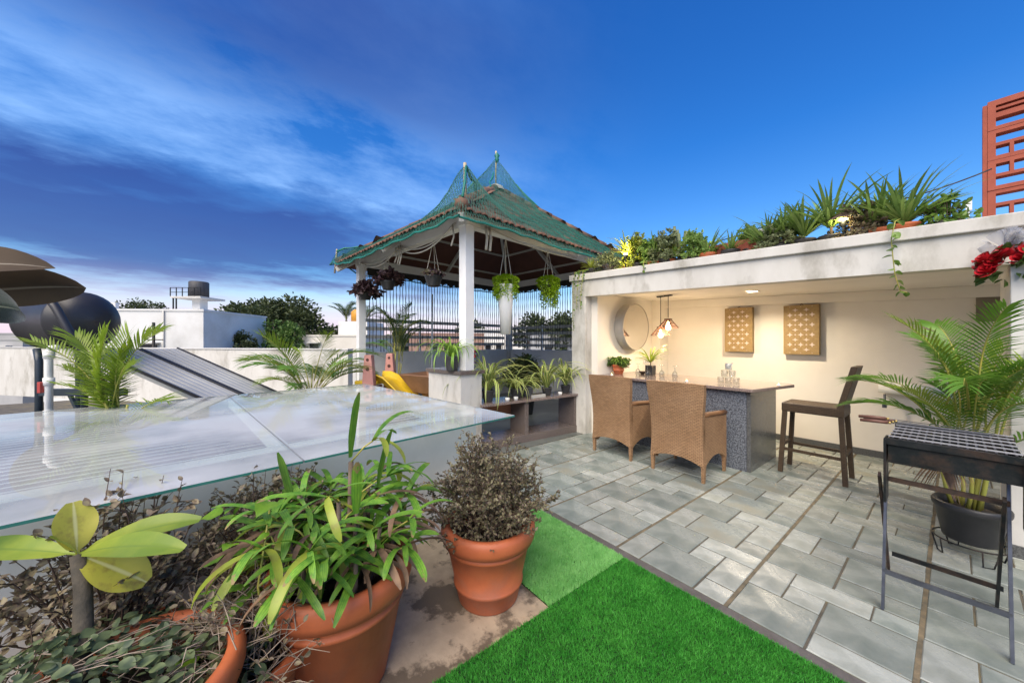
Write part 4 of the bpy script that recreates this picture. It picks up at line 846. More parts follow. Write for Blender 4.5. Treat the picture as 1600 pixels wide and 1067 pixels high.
o=part('wire_tray',MB().box(-.13,.13,-.02,.02,0,.045),M['greyw'],None,loc=onbench(.98,.04),rot=(0,0,ba),bev=.003); tag(o,'small pale grey tray at the bench edge','tray')
for x,lab in ((.40,'white candle cup at the bench edge by the big spider plant'),(.55,'small white cup at the bench edge by the upright'),(1.42,'white candle cup at the bench edge near the pier')):
    o=part('candle_cup',MB().lathe([(0,0),(.028,0),(.034,.05),(.031,.05),(.025,.01),(0,.01)],16),M['white'],None,True,loc=onbench(x,.03)); tag(o,lab,'cup','white cups on the bench')
# dark bush and artificial flowers in the gazebo
t=thing('potted_bush','dark leafy bush in a pot inside the gazebo behind the bench','plant',tuple(W(7.2,.28))); pot_parts(t,.2,.15,.4,.05,M['black'],n=24,rings=()); bush(t,(0,0,.4),.52,.95,40,2600,.09,LM['tree_d'],M['twig_d'],.55,.1,.006,up=.1)
lt=[broadleaf(U(.3,.4),.09,U(.6,1.2),U(.6,1.4)).mesh('leaf',LM['palm_d'],True) for _ in range(4)]; strap_plant(t,(0,0,1.0),lt,22,(.8,1.1),.06)
t=thing('flower_vase','tall vase of red and violet artificial flowers beside the gazebo post','vase',onbench(.02,.52,0))
part('stand',MB().box(-.13,.13,-.13,.13,0,.82),M['granite'],t); part('vase',MB().lathe([(0,0),(.05,0),(.07,.08),(.04,.2),(.045,.22)],16,(0,0,.82)),mat('violet_glaze',(.07,.05,.09),None,5,.3),t,True)
P=[(U(-.1,.1),U(-.1,.1),1.05+U(0,.28)) for _ in range(46)]; leafcloud('petals',P[:26],[(U(-1,1),U(-1,1),U(0,1)) for _ in range(26)],.08,.8,mat('violet_petal',(.10,.06,.16),(.2,.14,.25),9,.6),t); leafcloud('red_petals',[(.08+U(-.04,.04),U(-.04,.04),1.28+U(-.05,.05)) for _ in range(20)],[(U(-1,1),U(-1,1),U(-.2,1)) for _ in range(20)],.07,.8,rose_m,t)
# wooden trough seat
t=thing('wooden_trough','brown wooden trough with flared sides on a foot inside the gazebo','trough',tuple(W(6.1,-1.35)),R(20)); wm=mat('trough_wood',(.24,.13,.075),(.17,.09,.05),6,.55)
P=[[(sx*(.55-.22*(1-q)),y*(.32-.12*(1-q)),.62+.30*q) for sx,y in ((-1,-1),(1,-1),(1,1),(-1,1),(-1,-1))] for q in (0,.5,1)]; part('bowl',MB().grid(P),wm,t,solid=.03); part('base_board',MB().box(-.33,.33,-.2,.2,.60,.63),wm,t); part('foot',MB().box(-.2,.2,-.12,.12,0,.6),wm,t)

# hanging baskets
def hang(t,top,r=.12,n=3):
    for k in range(n): a=k*2*math.pi/n+.4; part('hanger',MB().tube([(r*math.cos(a),r*math.sin(a),.0),(0,0,top)],.004,4),M['rope'],t)
def GL(x,y,z): c,s=math.cos(GR),math.sin(GR); return (GC.x+x*c-y*s,GC.y+x*s+y*c,z)
def hanging(loc,lab,lm,kind):
    t=thing('hanging_basket',lab,'hanging basket',loc,0,'hanging baskets in the gazebo'); top=ZB+.02-loc[2]
    hang(t,top)
    pot_parts(t,.13,.09,.16,.03,M['black'] if kind!='cone' else M['white'],z=-.16,rings=(),rimout=.006,n=24)
    if kind=='purple': bush(t,(0,0,-.02),.30,.18,36,900,.085,lm,M['twig_d'],.7,.08,.003,up=-.5)
    if kind=='mixed': bush(t,(0,0,.0),.18,.09,22,260,.05,LM['shrub'],M['twig_d'],.7,.08,.003,up=.0); bush(t,(0,0,.0),.21,.08,16,120,.05,LM['purple'],M['twig_d'],.7,.08,.003,up=-.2,namel='purple_leaves')
    if kind in('lime','cone'):
        P=[];D=[]
        for k in range(120):
            a=U(0,6.28); r=U(.10,.19); h=U(.12,.34) if kind=='cone' else U(.2,.5); nn_=int(h/.016)
            if kind=='lime' and abs(a-4.0)<.75: h*=.25; nn_=int(h/.016)
            for j in range(nn_): P.append((r*math.cos(a)*(1-.0*j)+U(-.012,.012),r*math.sin(a)+U(-.012,.012),.07-.0*j-j*.016)); D.append((U(-1,1),U(-1,1),U(-1,.4)))
        for k in range(700): a=U(0,6.28); r=.19*math.sqrt(U(0,1)); P.append((r*math.cos(a),r*math.sin(a),.06+.07*(1-(r/.19)**2)+U(-.02,.02))); D.append((math.cos(a),math.sin(a),U(-.2,1)))
        leafcloud('trailing_foliage',P,D,rng.uniform(.024,.04,len(P)),.75,lm,t)
    if kind=='cone': part('cone_planter',MB().lathe([(.11,-.02),(.11,-.25),(.075,-.75),(.0,-.75)],24),M['white'],t,True)
hanging(GL(-1.50,-2.17,2.50),'dark purple leaved hanging basket at the outer gazebo corner',LM['purple'],'purple')
hanging(GL(-.55,-2.15,2.60),'dark purple leaved hanging basket over the potted palm',LM['purple'],'purple')
hanging(GL(.92,-2.12,2.50),'black hanging bowl of mixed succulents near the front post',LM['shrub'],'mixed')
hanging(GL(1.72,-1.36,2.36),'lime trailing plant over a tall white cone planter',LM['lime'],'cone')
hanging(GL(1.78,-.42,2.46),'lime trailing plant in a black hanging pot with a bare side',LM['lime'],'lime')

# palm in the gazebo corner and the slide
fsG=fsD
tpm=palm_plant('potted_palm','tall dark palm in a black pot at the gazebo corner behind the slide',GL(-1.05,-1.7,0),.17,.42,fsD,6,0,cz=(.7,1.25),spread=.08)
for i in range(15):
    a=i*2.4; e=Vector((math.cos(a)*.08,math.sin(a)*.08,U(1.05,1.75))); put_frond(random.choice(fsD if i%4 else fsA),tpm,e,a+U(-.3,.3),U(.75,1.0),U(-.4,.1))
pink=mat('pink_plastic',(.55,.27,.23),(.50,.23,.20),4,.45); yel=mat('yellow_plastic',(.75,.50,.03),(.68,.44,.02),3,.35)
t=thing('toy_slide','childrens plastic slide with pink side towers and yellow chute','slide',tuple(W(6.05,-2.30)),R(44))
def tower(y):
    mb=MB(); A=[]
    o_=[(-.16,0),(.16,0),(.085,1.0),(.06,1.28),(-.06,1.28),(-.085,1.0)]; n=len(o_)
    v=[(x,y-.05,z) for x,z in o_]+[(x,y+.05,z) for x,z in o_]; mb.add(v,[tuple(range(n)),tuple(range(2*n-1,n-1,-1))]+[(i,n+i,n+(i+1)%n,(i+1)%n) for i in range(n)])
    p=part('side_tower',mb,pink,t,bev=.012)
    for z,r in ((1.2,.026),(1.05,.032)): part('grip_hole',MB().tube([(0,y-.0525,z),(0,y+.0525,z)],r,14),mat('dark_hole',(.08,.03,.025),None,5,.8),p)
    part('sticker',MB().box(-.05,.05,y-.0535,y-.0505,.70,.79),mat('blue_sticker',(.02,.12,.45),None,5,.4),p)
tower(-.36); tower(.36)
ch=MB(); P=[[(x,y,z+(.09 if abs(y)>.25 else 0)) for y in (-.29,-.27,-.25,0,.25,.27,.29)] for x,z in ((-.1,.86),(.05,.86),(.2,.80),(.4,.62),(.65,.38),(.9,.2),(1.1,.15))]; ch.grid(P); part('chute',ch,yel,t,True,solid=.025)
part('platform',MB().box(-.3,.1,-.3,.3,.78,.84),yel,t,bev=.01)
for k in range(4): part('rung',MB().bar((-.16-.05*k*0,-.31,.18+.17*k),(-.16,.31,.18+.17*k),.05,.04),pink,t)
# ---------------------------------------------------------------- foreground pots
random.seed(101)
# shrub pot
t=thing('potted_shrub','round terracotta pot of small leaved grey brown shrub on bare concrete','plant',tuple(W(2.06,-.14)))
pot_parts(t,.245,.175,.45,.10,M['terra'],rings=(.32,.93),rimout=.032)
bush(t,(0,0,.36),.43,.58,130,9500,.021,LM['shrub'],M['twig_d'],.62,.14,.0022,up=.12,lift=.02)
bush(t,(-.02,-.02,.40),.30,.10,40,1500,.022,LM['shrub'],M['twig_d'],.62,.16,.0018,up=-.6,namel='overhanging_foliage')
# lady palm pot
t=thing('potted_lady_palm','large terracotta pot of lady palm with yellowing and withered leaf tips','plant',tuple(W(1.56,-.765)))
pot_parts(t,.27,.19,.52,.11,M['terra'],rings=(.88,),rimout=.032)
lp=lambda t_:(.5+.5*min(1,t_/.3))*(1-max(0,(t_-.72)/.28)**2.4*.75)
rh=[strap(U(.85,1.15)*.235,.030*U(.8,1.15),U(.15,.95),U(.6,1.6),9,fold=.22,prof=lp).mesh('leaf',LM['rhapis'],True) for _ in range(9)]
rhy=[strap(.26,.034,U(.1,.5),U(.9,1.6),9,fold=.22,prof=lp).mesh('leaf',LM['rhapis_y'],True) for _ in range(3)]
rhd=[strap(.25,.028,U(-.3,.3),U(.8,1.5),9,fold=.5,prof=lp,twist=U(-.8,.8)).mesh('leaf',LM['dryleaf'],True) for _ in range(4)]
stems=[]
for i in range(30):
    a=i*2.4+.4; r=U(.03,.22); h=U(.10,.45)*(1.15-r*2.2); b=Vector((math.cos(a)*r,math.sin(a)*r,.41)); e=b+Vector((math.cos(a)*U(.02,.10),math.sin(a)*U(.02,.10),h)); part('stem',MB().tube([b,b.lerp(e,.5)+Vector((.01,.005,0)),e],[.011,.010,.008],7),M['bark'],t,True); stems.append((b,e,a))
b=Vector((.02,.02,.41)); e=Vector((.03,.03,.96)); part('stem',MB().tube([b,b.lerp(e,.5),e],.011,7),M['bark'],t,True); stems.append((b,e,0))
nl=0
for (b,e,a) in stems:
    for k in range(random.choice((2,2,3))):
        q=1-k*.28; c=b.lerp(e,max(.2,q)); fa=a+U(-1.4,1.4)+k*1.9; pl_=U(.06,.14); hub=c+Vector((math.cos(fa)*pl_,math.sin(fa)*pl_,U(.03,.10)))
        part('petiole',MB().tube([c,c.lerp(hub,.6)+Vector((0,0,.01)),hub],.0035,5),M['cane'],t,True)
        n=random.choice((4,5,6))
        for j in range(n):
            f=(j/(n-1)-.5)*U(2.2,3.2); r_=random.random(); ms=rhd if (r_<.17 and hub.z<.85) else rhy if r_<.26 else rh
            link('leaf',random.choice(ms),t,hub,(U(-.35,.35),U(-.25,.25),fa+f),U(.78,1.08)); nl+=1
for (x,y,z,az,el,s) in [(.03,.03,.98,.5,1.45,1.0),(-.20,-.16,.66,-2.5,1.3,1.1),(.13,.12,.86,.6,1.35,.9),(.16,.02,.78,-.2,1.3,.85)]:
    link('leaf',strap(.30*s,.040,el,.12,9,fold=.35,prof=lp).mesh('leaf',LM['rhapis'],True),t,(x,y,z),(0,0,az),1)
# frangipani in a terracotta pot, bottom corner
t=thing('potted_frangipani','young frangipani with big yellow green leaves in a terracotta pot among twigs','plant',tuple(W(1.02,-1.16)))
pot_parts(t,.27,.19,.50,.10,M['terra'],rings=(.5,),rimout=.03)
hubp=W(1.14,-1.43)-W(1.02,-1.16); hub=Vector((hubp.x,hubp.y,.80))
part('stem',MB().tube([(-.05,-.09,.42),(hub.x*.5-.01,hub.y*.5-.03,.58),(hub.x*.85,hub.y*.85,.70),tuple(hub)],[.024,.023,.021,.018],10),mat('dark_mossy_stem',(.085,.07,.05),(.045,.04,.03),25,.85,bump=.7,bscale=60),t,True)
fr=lambda t_:(.10+.9*max(0,math.sin(math.pi*min(1,(t_*.93+.03)**1.25)))**.8) if t_>.12 else .10
camyaw=math.atan2(FW[1],FW[0])
for (az,L,wd,el,dr,mt,rx) in [(R(88),.42,.085,.16,.35,'frang',-1.0),(R(-72),.36,.085,.48,.55,'frang',.9),(R(-95),.42,.085,.36,.5,'frang',.9),(R(60),.17,.10,1.25,.2,'frang_y',.0),(R(-100),.22,.12,-.75,.3,'frang_y',1.2),(R(150),.10,.07,1.1,.3,'frang',0)]:
    link('leaf',broadleaf(L,wd,el,dr,.25,.05,14,fr).mesh('leaf',LM[mt],True),t,hub,(rx*.5,0,camyaw+az))
# creeping plants and dry twigs round it
def rowshrub(lab,loc,rx,h,ntw,nleaf,ls,lm,potr=.2,poth=.3,up=.15,spread=1.1,tm=None,asp=.6,lift=0,name='twiggy_shrub'):
    t=thing(name,lab,'shrub',loc); pot_parts(t,potr,potr*.75,poth,.07,M['terra'],rings=(.6,),rimout=.02,n=32); bush(t,(0,0,poth*.9),rx,h,ntw,nleaf,ls,lm,tm or M['twig_d'],asp,potr*.6,.003,up=up,spread=spread,lift=lift,fine=True); return t
rowshrub('purple brown twiggy shrub under the glass edge, behind the frangipani',tuple(W(1.34,-1.55)),.38,.70,70,2300,.030,LM['shrub_p'],.2,.32,.2)
rowshrub('purple brown twiggy shrub between frangipani and lady palm, against the white upstand',tuple(W(1.72,-1.20)),.44,.58,90,3600,.026,LM['shrub_p'],.2,.35,.2)
t=rowshrub('half dead grey twig shrub in a terracotta pot left of the lady palm',tuple(W(1.30,-1.02)),.34,.33,60,320,.026,LM['shrub_p'],.2,.34,-.1,1.6,M['twig'])
dt=MB()
for k in range(150):
    a=U(0,6.28); r=U(0,.28); p=Vector((r*math.cos(a),r*math.sin(a),.33+U(0,.22))); d=Vector((U(-1,1),U(-1,1),U(-.5,.7))).normalized()*U(.08,.22); q=p+d; dt.tube([p,p+d*.35+Vector((U(-.02,.02),U(-.02,.02),U(0,.03))),p+d*.7+Vector((U(-.02,.02),U(-.02,.02),U(-.02,.02))),q],[.0022,.002,.0016,.0008],4,False)
part('dry_twigs',dt,M['twig'],t,True)
t=thing('creeping_groundcover','dull green oval leaved creeper spilling over the frangipani pot','plant',tuple(W(.92,-1.30)))
P=[];D=[]
for k in range(3200):
    a=U(0,6.28); r=.54*math.sqrt(U(0,1)); z=.60-.50*(r/.50)**1.6*.5+U(-.12,.05); P.append((r*math.cos(a),r*math.sin(a),max(.05,z))); D.append((math.cos(a)+U(-1,1),math.sin(a)+U(-1,1),U(-.6,.5)))
leafcloud('foliage',P,D,rng.uniform(.022,.048,len(P)),.72,LM['cover'],t,fold=.08,fine=True)
sm=MB()
for k in range(120):
    a=U(0,6.28); r=U(.05,.5); p=Vector((r*math.cos(a),r*math.sin(a),.58-.33*(r/.5)**1.6)); d=Vector((math.cos(a)+U(-1,1),math.sin(a)+U(-1,1),U(-.3,.6))).normalized()*U(.1,.25); sm.tube([p-d*.3,p+Vector((0,0,.02)),p+d*.5+Vector((U(-.02,.02),U(-.02,.02),.02)),p+d],[.0022,.002,.0016,.0008],4,False)
part('twigs',sm,M['twig'],t,True)
# bright young vine leaves
t=thing('young_vine','bright green young vine climbing the twigs beside the lady palm pot','plant',tuple(W(1.30,-.98)))
stm=MB().tube([(0,0,0),(.02,.05,.3),(.05,.02,.6),(.02,.06,.88)],.004,5); part('vine_stem',stm,M['cane'],t,True)
vl=[broadleaf(U(.055,.075),U(.05,.065),U(-.1,.5),U(.3,1),.15,.08,8,lambda q:math.sin(math.pi*min(1,(q*.97+.03))**.6)).mesh('leaf',LM['bright'],True) for _ in range(4)]
for (x,y,z) in [(.02,.06,.75),(.06,.02,.70),(-.03,.09,.72),(.10,.05,.66),(-.08,.0,.68),(.0,-.05,.62),(-.14,-.04,.70),(-.16,-.09,.68),(.12,-.12,.16),(.15,-.08,.22),(.10,-.16,.12),(.16,-.13,.27),(-.05,-.1,.35),(.03,-.14,.42)]: link('leaf',random.choice(vl),t,(x,y,z+(.14 if z>.5 else .02)),(U(-.4,.4),U(-.4,.4),U(0,6.28)),U(.9,1.35))
# rubber plant leaning in at the frame edge
t=thing('rubber_plant','rubber plant with big dull grey green and brown backed leaves beside the skylight','plant',tuple(W(.62,-1.78)))
pot_parts(t,.2,.15,.35,.06,M['terra'],rings=(.6,),n=32)
def LP(d,l,z): v=W(d,l)-W(.62,-1.78); return (v.x,v.y,z)
part('stem',MB().tube([(0,0,.3),LP(.8,-1.82,.9),LP(1.0,-1.88,1.4),LP(1.10,-1.95,1.75)],[.022,.02,.017,.012],8),M['bark'],t,True)
rt=math.atan2(RT[1],RT[0])
def rleaf(d,l,z,az,L,wd,el,dr,mt,rx): link('leaf',broadleaf(L,wd,el,dr,.3,.02,14).mesh('leaf',LM[mt],True),t,LP(d,l,z),(rx,0,rt+az))
rleaf(1.22,-2.02,1.66,R(5),.42,.17,.42,.55,'rubber_b',-.95)
rleaf(1.15,-1.98,1.72,R(25),.36,.15,.50,.7,'rubber_b',.9)
rleaf(1.15,-1.90,1.62,R(-2),.36,.15,.05,.45,'rubber',-1.1)
rleaf(1.18,-1.92,1.58,R(12),.32,.15,-.55,.6,'rubber',-.9)
rleaf(1.10,-1.95,1.75,R(150),.3,.14,.5,.6,'rubber',0)

# ---------------------------------------------------------------- behind the skylight
pw=thing('boundary_parapet','long plain white boundary parapet behind the solar heater','wall',tuple(W(7.5,-3.45)))
e=W(10.2,-15.5)-W(7.5,-3.45); a_=math.atan2(e.y,e.x); pw.rotation_euler=(0,0,a_)
part('wall_run',MB().box(0,e.length,0,.15,-.02,1.315),M['plaster_st'],pw); part('coping',MB().box(-.01,e.length+.01,-.02,.17,1.316,1.345),M['plaster'],pw,bev=.006)
lt_=thing('bulkhead_light','small square lit wall light on the boundary parapet','lamp',tuple(W(8.55,-7.2,1.0)-Vector((0,0,.28)))); lt_.rotation_euler=(0,0,a_)
q=W(8.42,-7.1); lt_.location=(q.x,q.y,.70); part('housing',MB().box(-.09,.09,-.05,.05,-.09,.09),M['white'],lt_,bev=.006); part('diffuser',MB().box(-.07,.07,.0505,.056,-.07,.07),emat('wall_light_lens',(1,.88,.65),5),lt_)
# solar water heater
t=thing('solar_water_heater','black solar hot water drum on a pipe stand with sloping glazed collectors','water heater',tuple(W(3.55,-4.58)),rt)   # local x: to the right of the picture, y: away from the picture
tk=mat('black_tank',(.022,.022,.026),(.03,.03,.034),3,.42)
pr2=[(0,-.5),(.15,-.48),(.25,-.42),(.30,-.33),(.306,-.32),(.306,-.29),(.30,-.28),(.30,.28),(.306,.29),(.306,.32),(.30,.33),(.25,.42),(.15,.48),(0,.5)]
drumv=MB().lathe(pr2,36); drumv.v=[(x*math.cos(.35)+z*math.sin(.35)*.0,y,z) for x,y,z in drumv.v]; drumv.v=[(z*.80+y*.0,z*.60+x*0+y*.0,0) if 0 else (x,y,z) for x,y,z in drumv.v]
part('drum',drumv,tk,t,True,loc=(-.30,.25,1.72),rot=(R(90),0,R(72)))
part('inlet_cap',MB().lathe([(0,.05),(.05,.04),(.06,0)],14),tk,t,True,loc=(-.30,.25,2.005))
blp=mat('dark_blue_pipe',(.03,.045,.06),(.02,.03,.04),6,.4)
for (x,y) in ((-.27,0),(.22,-.02),(-.2,.6),(-.55,.55)): part('stand_leg',MB().tube([(x,y,0),(x,y,1.30),(x-.05,y+.02,1.42)],.028,10),blp,t,True)
for z in (.98,): part('stand_rail',MB().bar((-.27,0,z),(.62,0,z),.04,.07),blp,t); part('stand_rail',MB().bar((-.55,.55,z),(-.2,.6,z),.04,.06),blp,t)
part('brace',MB().bar((.05,.0,.95),(.25,-.02,.6),.025,.03),blp,t)
part('feed_hose',MB().tube([(-.1,-.12,2.0),(.05,-.2,1.98),(.17,-.2,1.82),(.27,-.18,1.6),(.36,-.12,1.35),(.45,-.05,1.05)],.033,10),tk,t,True)
gl2=mat('collector_glass',(.42,.43,.42),(.32,.33,.33),2,.4); 
for k in range(2):
    y=.35+k*.52; pn=MB(); pn.add([(-.15,y,1.40),(-.15,y+.48,1.40),(1.65,y+.48,.60),(1.65,y,.60),(-.15,y,1.34),(-.15,y+.48,1.34),(1.65,y+.48,.54),(1.65,y,.54)],[(0,3,2,1),(4,5,6,7),(0,1,5,4),(1,2,6,5),(2,3,7,6),(3,0,4,7)]); p=part('collector_panel',pn,gl2,t)
    for yy in (y,y+.48): part('collector_frame',MB().bar((-.16,yy,1.405),(1.66,yy,.605),.016,.03),tk,p)
    for j in range(1,6): yy=y+.48*j/6; part('riser',MB().bar((-.13,yy,1.402),(1.63,yy,.602),.010,.006),M['greyw'],p)
part('panel_leg',MB().bar((1.3,.4,0),(1.3,.4,.68),.03),blp,t); part('panel_leg',MB().bar((1.3,1.2,0),(1.3,1.2,.68),.03),blp,t)
# white pvc pipe with red valve
t=thing('pvc_pipe','upright white plastic water pipe with a red valve handle','pipe',tuple(W(3.2,-4.28)),rt)
part('riser_pipe',MB().tube([(0,0,0),(0,0,1.40),(.02,0,1.44),(.08,0,1.445)],.026,10),M['white'],t,True)
for z in (.83,1.13,1.38): part('coupling',MB().tube([(0,0,z-.035),(0,0,z+.035)],.036,10),M['white'],t,True)
part('valve_handle',MB().box(-.045,-.015,-.05,-.02,1.03,1.13),mat('red_handle',(.45,.06,.05),None,5,.5),t,bev=.004)
# areca palms behind the skylight
random.seed(55)
t=palm_plant('areca_palm','yellow green areca palm in front of the solar water heater',tuple(W(3.15,-3.62)),.2,.34,fsY,7,0,cz=(.35,.7),spread=.1)
for i in range(13):
    az=rt+[R(175),R(150),R(110),R(20),R(-10),R(60),R(185),R(35),R(200),R(-30),R(90),R(240),R(-70)][i]; e=Vector((U(-.05,.05),U(-.05,.05),U(.58,.9))); put_frond(random.choice(fsY),t,e,az,(1.12,1.05,1.0,.95,.9,1.0,.9,.9,.75,.75,.9,.6,.6)[i],(-.35,-.5,-.55,-.35,-.1,-.6,.0,-.5,.1,.1,-.5,.0,.1)[i])
yl=strap(.5,.05,1.25,.3,8).mesh('leaf',mat('yellow_dying_leaf',(.6,.42,.03),None,5,.45,transl=.3),True); link('leaf',yl,t,(-.05,-.05,.75),(0,.0,rt+R(160)))
t=palm_plant('areca_palm','bushy areca palm arching in front of the plain parapet by the slide',tuple(W(5.55,-3.22)),.2,.34,fsA,9,0,cz=(.3,.55),spread=.18)
for i in range(20):
    az=i*2.4+U(-.3,.3); e=Vector((math.cos(az)*.14,math.sin(az)*.14,U(.6,.9))); put_frond(random.choice(fsA if i%2 else fsY),t,e,az,U(.85,1.15),U(-.1,.3))

# ---------------------------------------------------------------- plants on the shelter roof
random.seed(77)
spk=[strap(U(.36,.54),U(.020,.032),U(.75,1.5),U(.1,.8),7,fold=.3).mesh('leaf',LM['roofp'],True) for _ in range(10)]
spy=[strap(U(.26,.42),U(.02,.032),U(.5,1.4),U(.3,1.3),7,fold=.3).mesh('leaf',LM['roofy'],True) for _ in range(6)]
def spiky(x,y,lab,n,s,ms=spk,pot=True,h=.09,stem=0):
    t=thing('roof_plant',lab,'plant',(x,y,zt(x)+.001),U(0,6),'plants along the shelter roof'); pot_parts(t,.10,.075,h,.025,random.choice((M['terra'],M['black'])),rings=(),rimout=.006,n=20)
    if stem: part('stem',MB().tube([(0,0,h*.8),(.01,0,h+stem)],.014,6),M['bark'],t,True)
    strap_plant(t,(0,0,h*.85+stem),ms,int(n*1.8),(s*.9,s*1.45),.03,tilt=.25); return t
def bushy(x,y,lab,r,h,n,ls,lm,ph=.14):
    t=thing('roof_plant',lab,'plant',(x,y,zt(x)+.001),0,'plants along the shelter roof'); pot_parts(t,.10,.08,ph,.025,M['black'],rings=(),rimout=.006,n=20); bush(t,(0,0,ph*.9),r*1.45,h*1.7,44,int(n*2.6),ls,lm,M['twig_d'],.6,.06,.003,up=-.05); return t
spiky(-3.70,4.58,'yellow green croton in a small pot over the pier',26,.55,spy,h=.10)
bushy(-3.42,4.65,'low grey green bush on the shelter roof next to the croton',.20,.16,700,.04,LM['roofgrey'],.08)
spiky(-3.10,4.70,'tall spiky yellow lit plant beside the roof spotlight',40,.9,spy,stem=.14)
bushy(-2.93,4.67,'yellow green bush glowing beside the roof spotlight',.17,.28,700,.045,LM['roofy'],.1)
bushy(-2.72,4.71,'dense green bush on the roof, past the spotlight',.16,.22,900,.045,LM['roofp'],.12)
bushy(-2.45,4.65,'grey green leafy bush at the end of the left roof clump',.19,.24,900,.045,LM['roofgrey'],.1)
t=spiky(-2.30,4.74,'upright stubby cactus like plant above the roof edge',5,.3,spk); 
for k in range(5): a=k*1.3; part('cactus_arm',MB().tube([(0.02*math.cos(a),.02*math.sin(a),.12),(.06*math.cos(a),.06*math.sin(a),.28),(.08*math.cos(a),.08*math.sin(a),.42+.03*k)],[.022,.026,.018],7),LM['roofgrey'],t,True)
bushy(-2.08,4.69,'small leafy bush between the cactus and the brick red trough',.17,.20,700,.045,LM['roofp'],.1)
bushy(-1.52,4.82,'dark bush growing out of the brick red trough',.13,.17,500,.04,LM['roofp'],.1)
spiky(-1.66,4.66,'small spiky plant in front of the brick red trough',26,.5)
spiky(-1.92,4.66,'loose strap leaved plant at the trough end',26,.55)
spiky(-2.62,4.66,'spiky plant rising from the dense bush past the spotlight',26,.62)
spiky(-2.42,4.68,'pale strap leaved plant behind the cactus like plant',26,.6,spy)
spiky(-1.13,4.70,'medium spiky plant between the grey clump and the full dracaena',30,.72,stem=.05)
spiky(-.40,4.70,'medium spiky plant behind the narrow leaved one',30,.72,stem=.08)
spiky(-1.30,4.70,'grey green spiky clump beside the brick red trough',40,.8)
bushy(-1.17,4.65,'low silvery bush at the foot of the roof dracaena',.16,.16,600,.04,LM['roofgrey'],.06)
spiky(-.97,4.68,'full spiky dracaena on the shelter roof with dense green leaves',52,.80,stem=.05)
spiky(-.76,4.68,'slim spiky dracaena next to the full one on the roof',34,.85,stem=.10)
bushy(-.56,4.67,'dry grassy bush in front of the small thatched roof lamp',.15,.16,500,.04,LM['shrub'],.08)
spiky(-.48,4.70,'narrow leaved plant beside the thatched roof lamp',24,.75,stem=.04)
spiky(-.27,4.66,'large arching spider lily spilling towards the hanging vine',46,.80,stem=.02)
bushy(-.06,4.67,'small round leaved bush at the foot of the terracotta screen',.13,.14,240,.05,LM['vine'],.06)
t=thing('brick_trough','brick red planting trough on the shelter roof','trough',(-1.75,4.85,zt(-1.75)+.001)); tm_=mat('brick_red',(.30,.075,.045),(.24,.06,.035),8,.8,bump=.3)
for a in ((-.36,.36,-.13,-.10),(-.36,.36,.10,.13),(-.36,-.33,-.10,.10),(.33,.36,-.10,.10)): part('trough_side',MB().box(*a,.02,.20),tm_,t)
part('trough_bed',MB().box(-.33,.33,-.1,.1,0,.15),M['soil'],t); part('trough_end',MB().box(.362,.40,-.14,.14,0,.28),M['greyw'],t)
# roof spots
def rooflamp(x,y,lab,en,thatch=False):
    z=zt(x)+.001; t=thing('garden_spotlight',lab,'lamp',(x,y,z),0,'lit lamps among the roof plants'); part('stake',MB().tube([(0,0,0),(0,0,.14)],.008,6),M['bmetal'],t); part('head',MB().lathe([(.012,.14),(.03,.17),(.034,.21)],14),M['bmetal'],t,True); part('lens',MB().lathe([(0,.235),(.02,.228),(.03,.21)],14),emat('spot_lens',(1,.80,.42),40),t,True)
    if thatch: part('hood',MB().lathe([(.13,.22),(.02,.31),(.0,.32)],12),M['twig_d'],t,True)
    l=bpy.data.lights.new('spot_glow','POINT'); l.energy=en; l.color=(1,.80,.42); l.shadow_soft_size=.03; o=bpy.data.objects.new('spot_glow',l); C.objects.link(o); o.parent=t; o.location=(0,-.05,.235 if not thatch else .2)
rooflamp(-2.98,4.47,'lit garden spotlight among the yellow roof plants',5); rooflamp(-.66,4.64,'lit lamp under a small thatched hood on the roof',1.6,True)
# cable along the roof plants
o=tag(part('roof_cable',MB().tube(sag((-2.2,4.75,zt(-2.2)+.22),(-1.0,4.75,zt(-1)+.42),.04)+sag((-1.0,4.75,zt(-1)+.42),(.2,4.9,zt(.2)+.5),.10)[1:],.006,6),M['black'],None,True),'thin dark cable strung above the roof plants','cable')
# trailing vines over the fascia
t=thing('hanging_vine','pale green heart leaved vine hanging over the white fascia near the roses','vine',(-.30,4.34,zt(-.3)+.03)); vine(t,[(.02,.15,.08),(.0,.0,.03),(-.02,-.03,-.12),(-.01,-.03,-.28),(.0,-.02,-.42),(.03,-.02,-.56),(.07,-.03,-.58)],.062,24,LM['vine'])
t=thing('hanging_vine','thin leafy vine hanging down the face of the white pier','vine',(-3.80,4.35,zt(-3.8)+.02))
for k in range(3): vine(t,[(-.05+.09*k,.12,.06),(-.06+.09*k,.0,.02),(-.07+.09*k,-.02,-.2),(-.08+.08*k,-.025,-.45-.2*(k==0)),(-.06+.07*k,-.025,-.6-.35*(k==0))],.042,30,LM['vine'])
o=thing('hanging_sprig','short green sprig hanging over the roof edge by the dark bush','vine',(-2.62,4.35,zt(-2.62)+.01)); vine(o,[(0,.1,.05),(0,0,.02),(.01,-.02,-.1)],.05,8,LM['vine'])
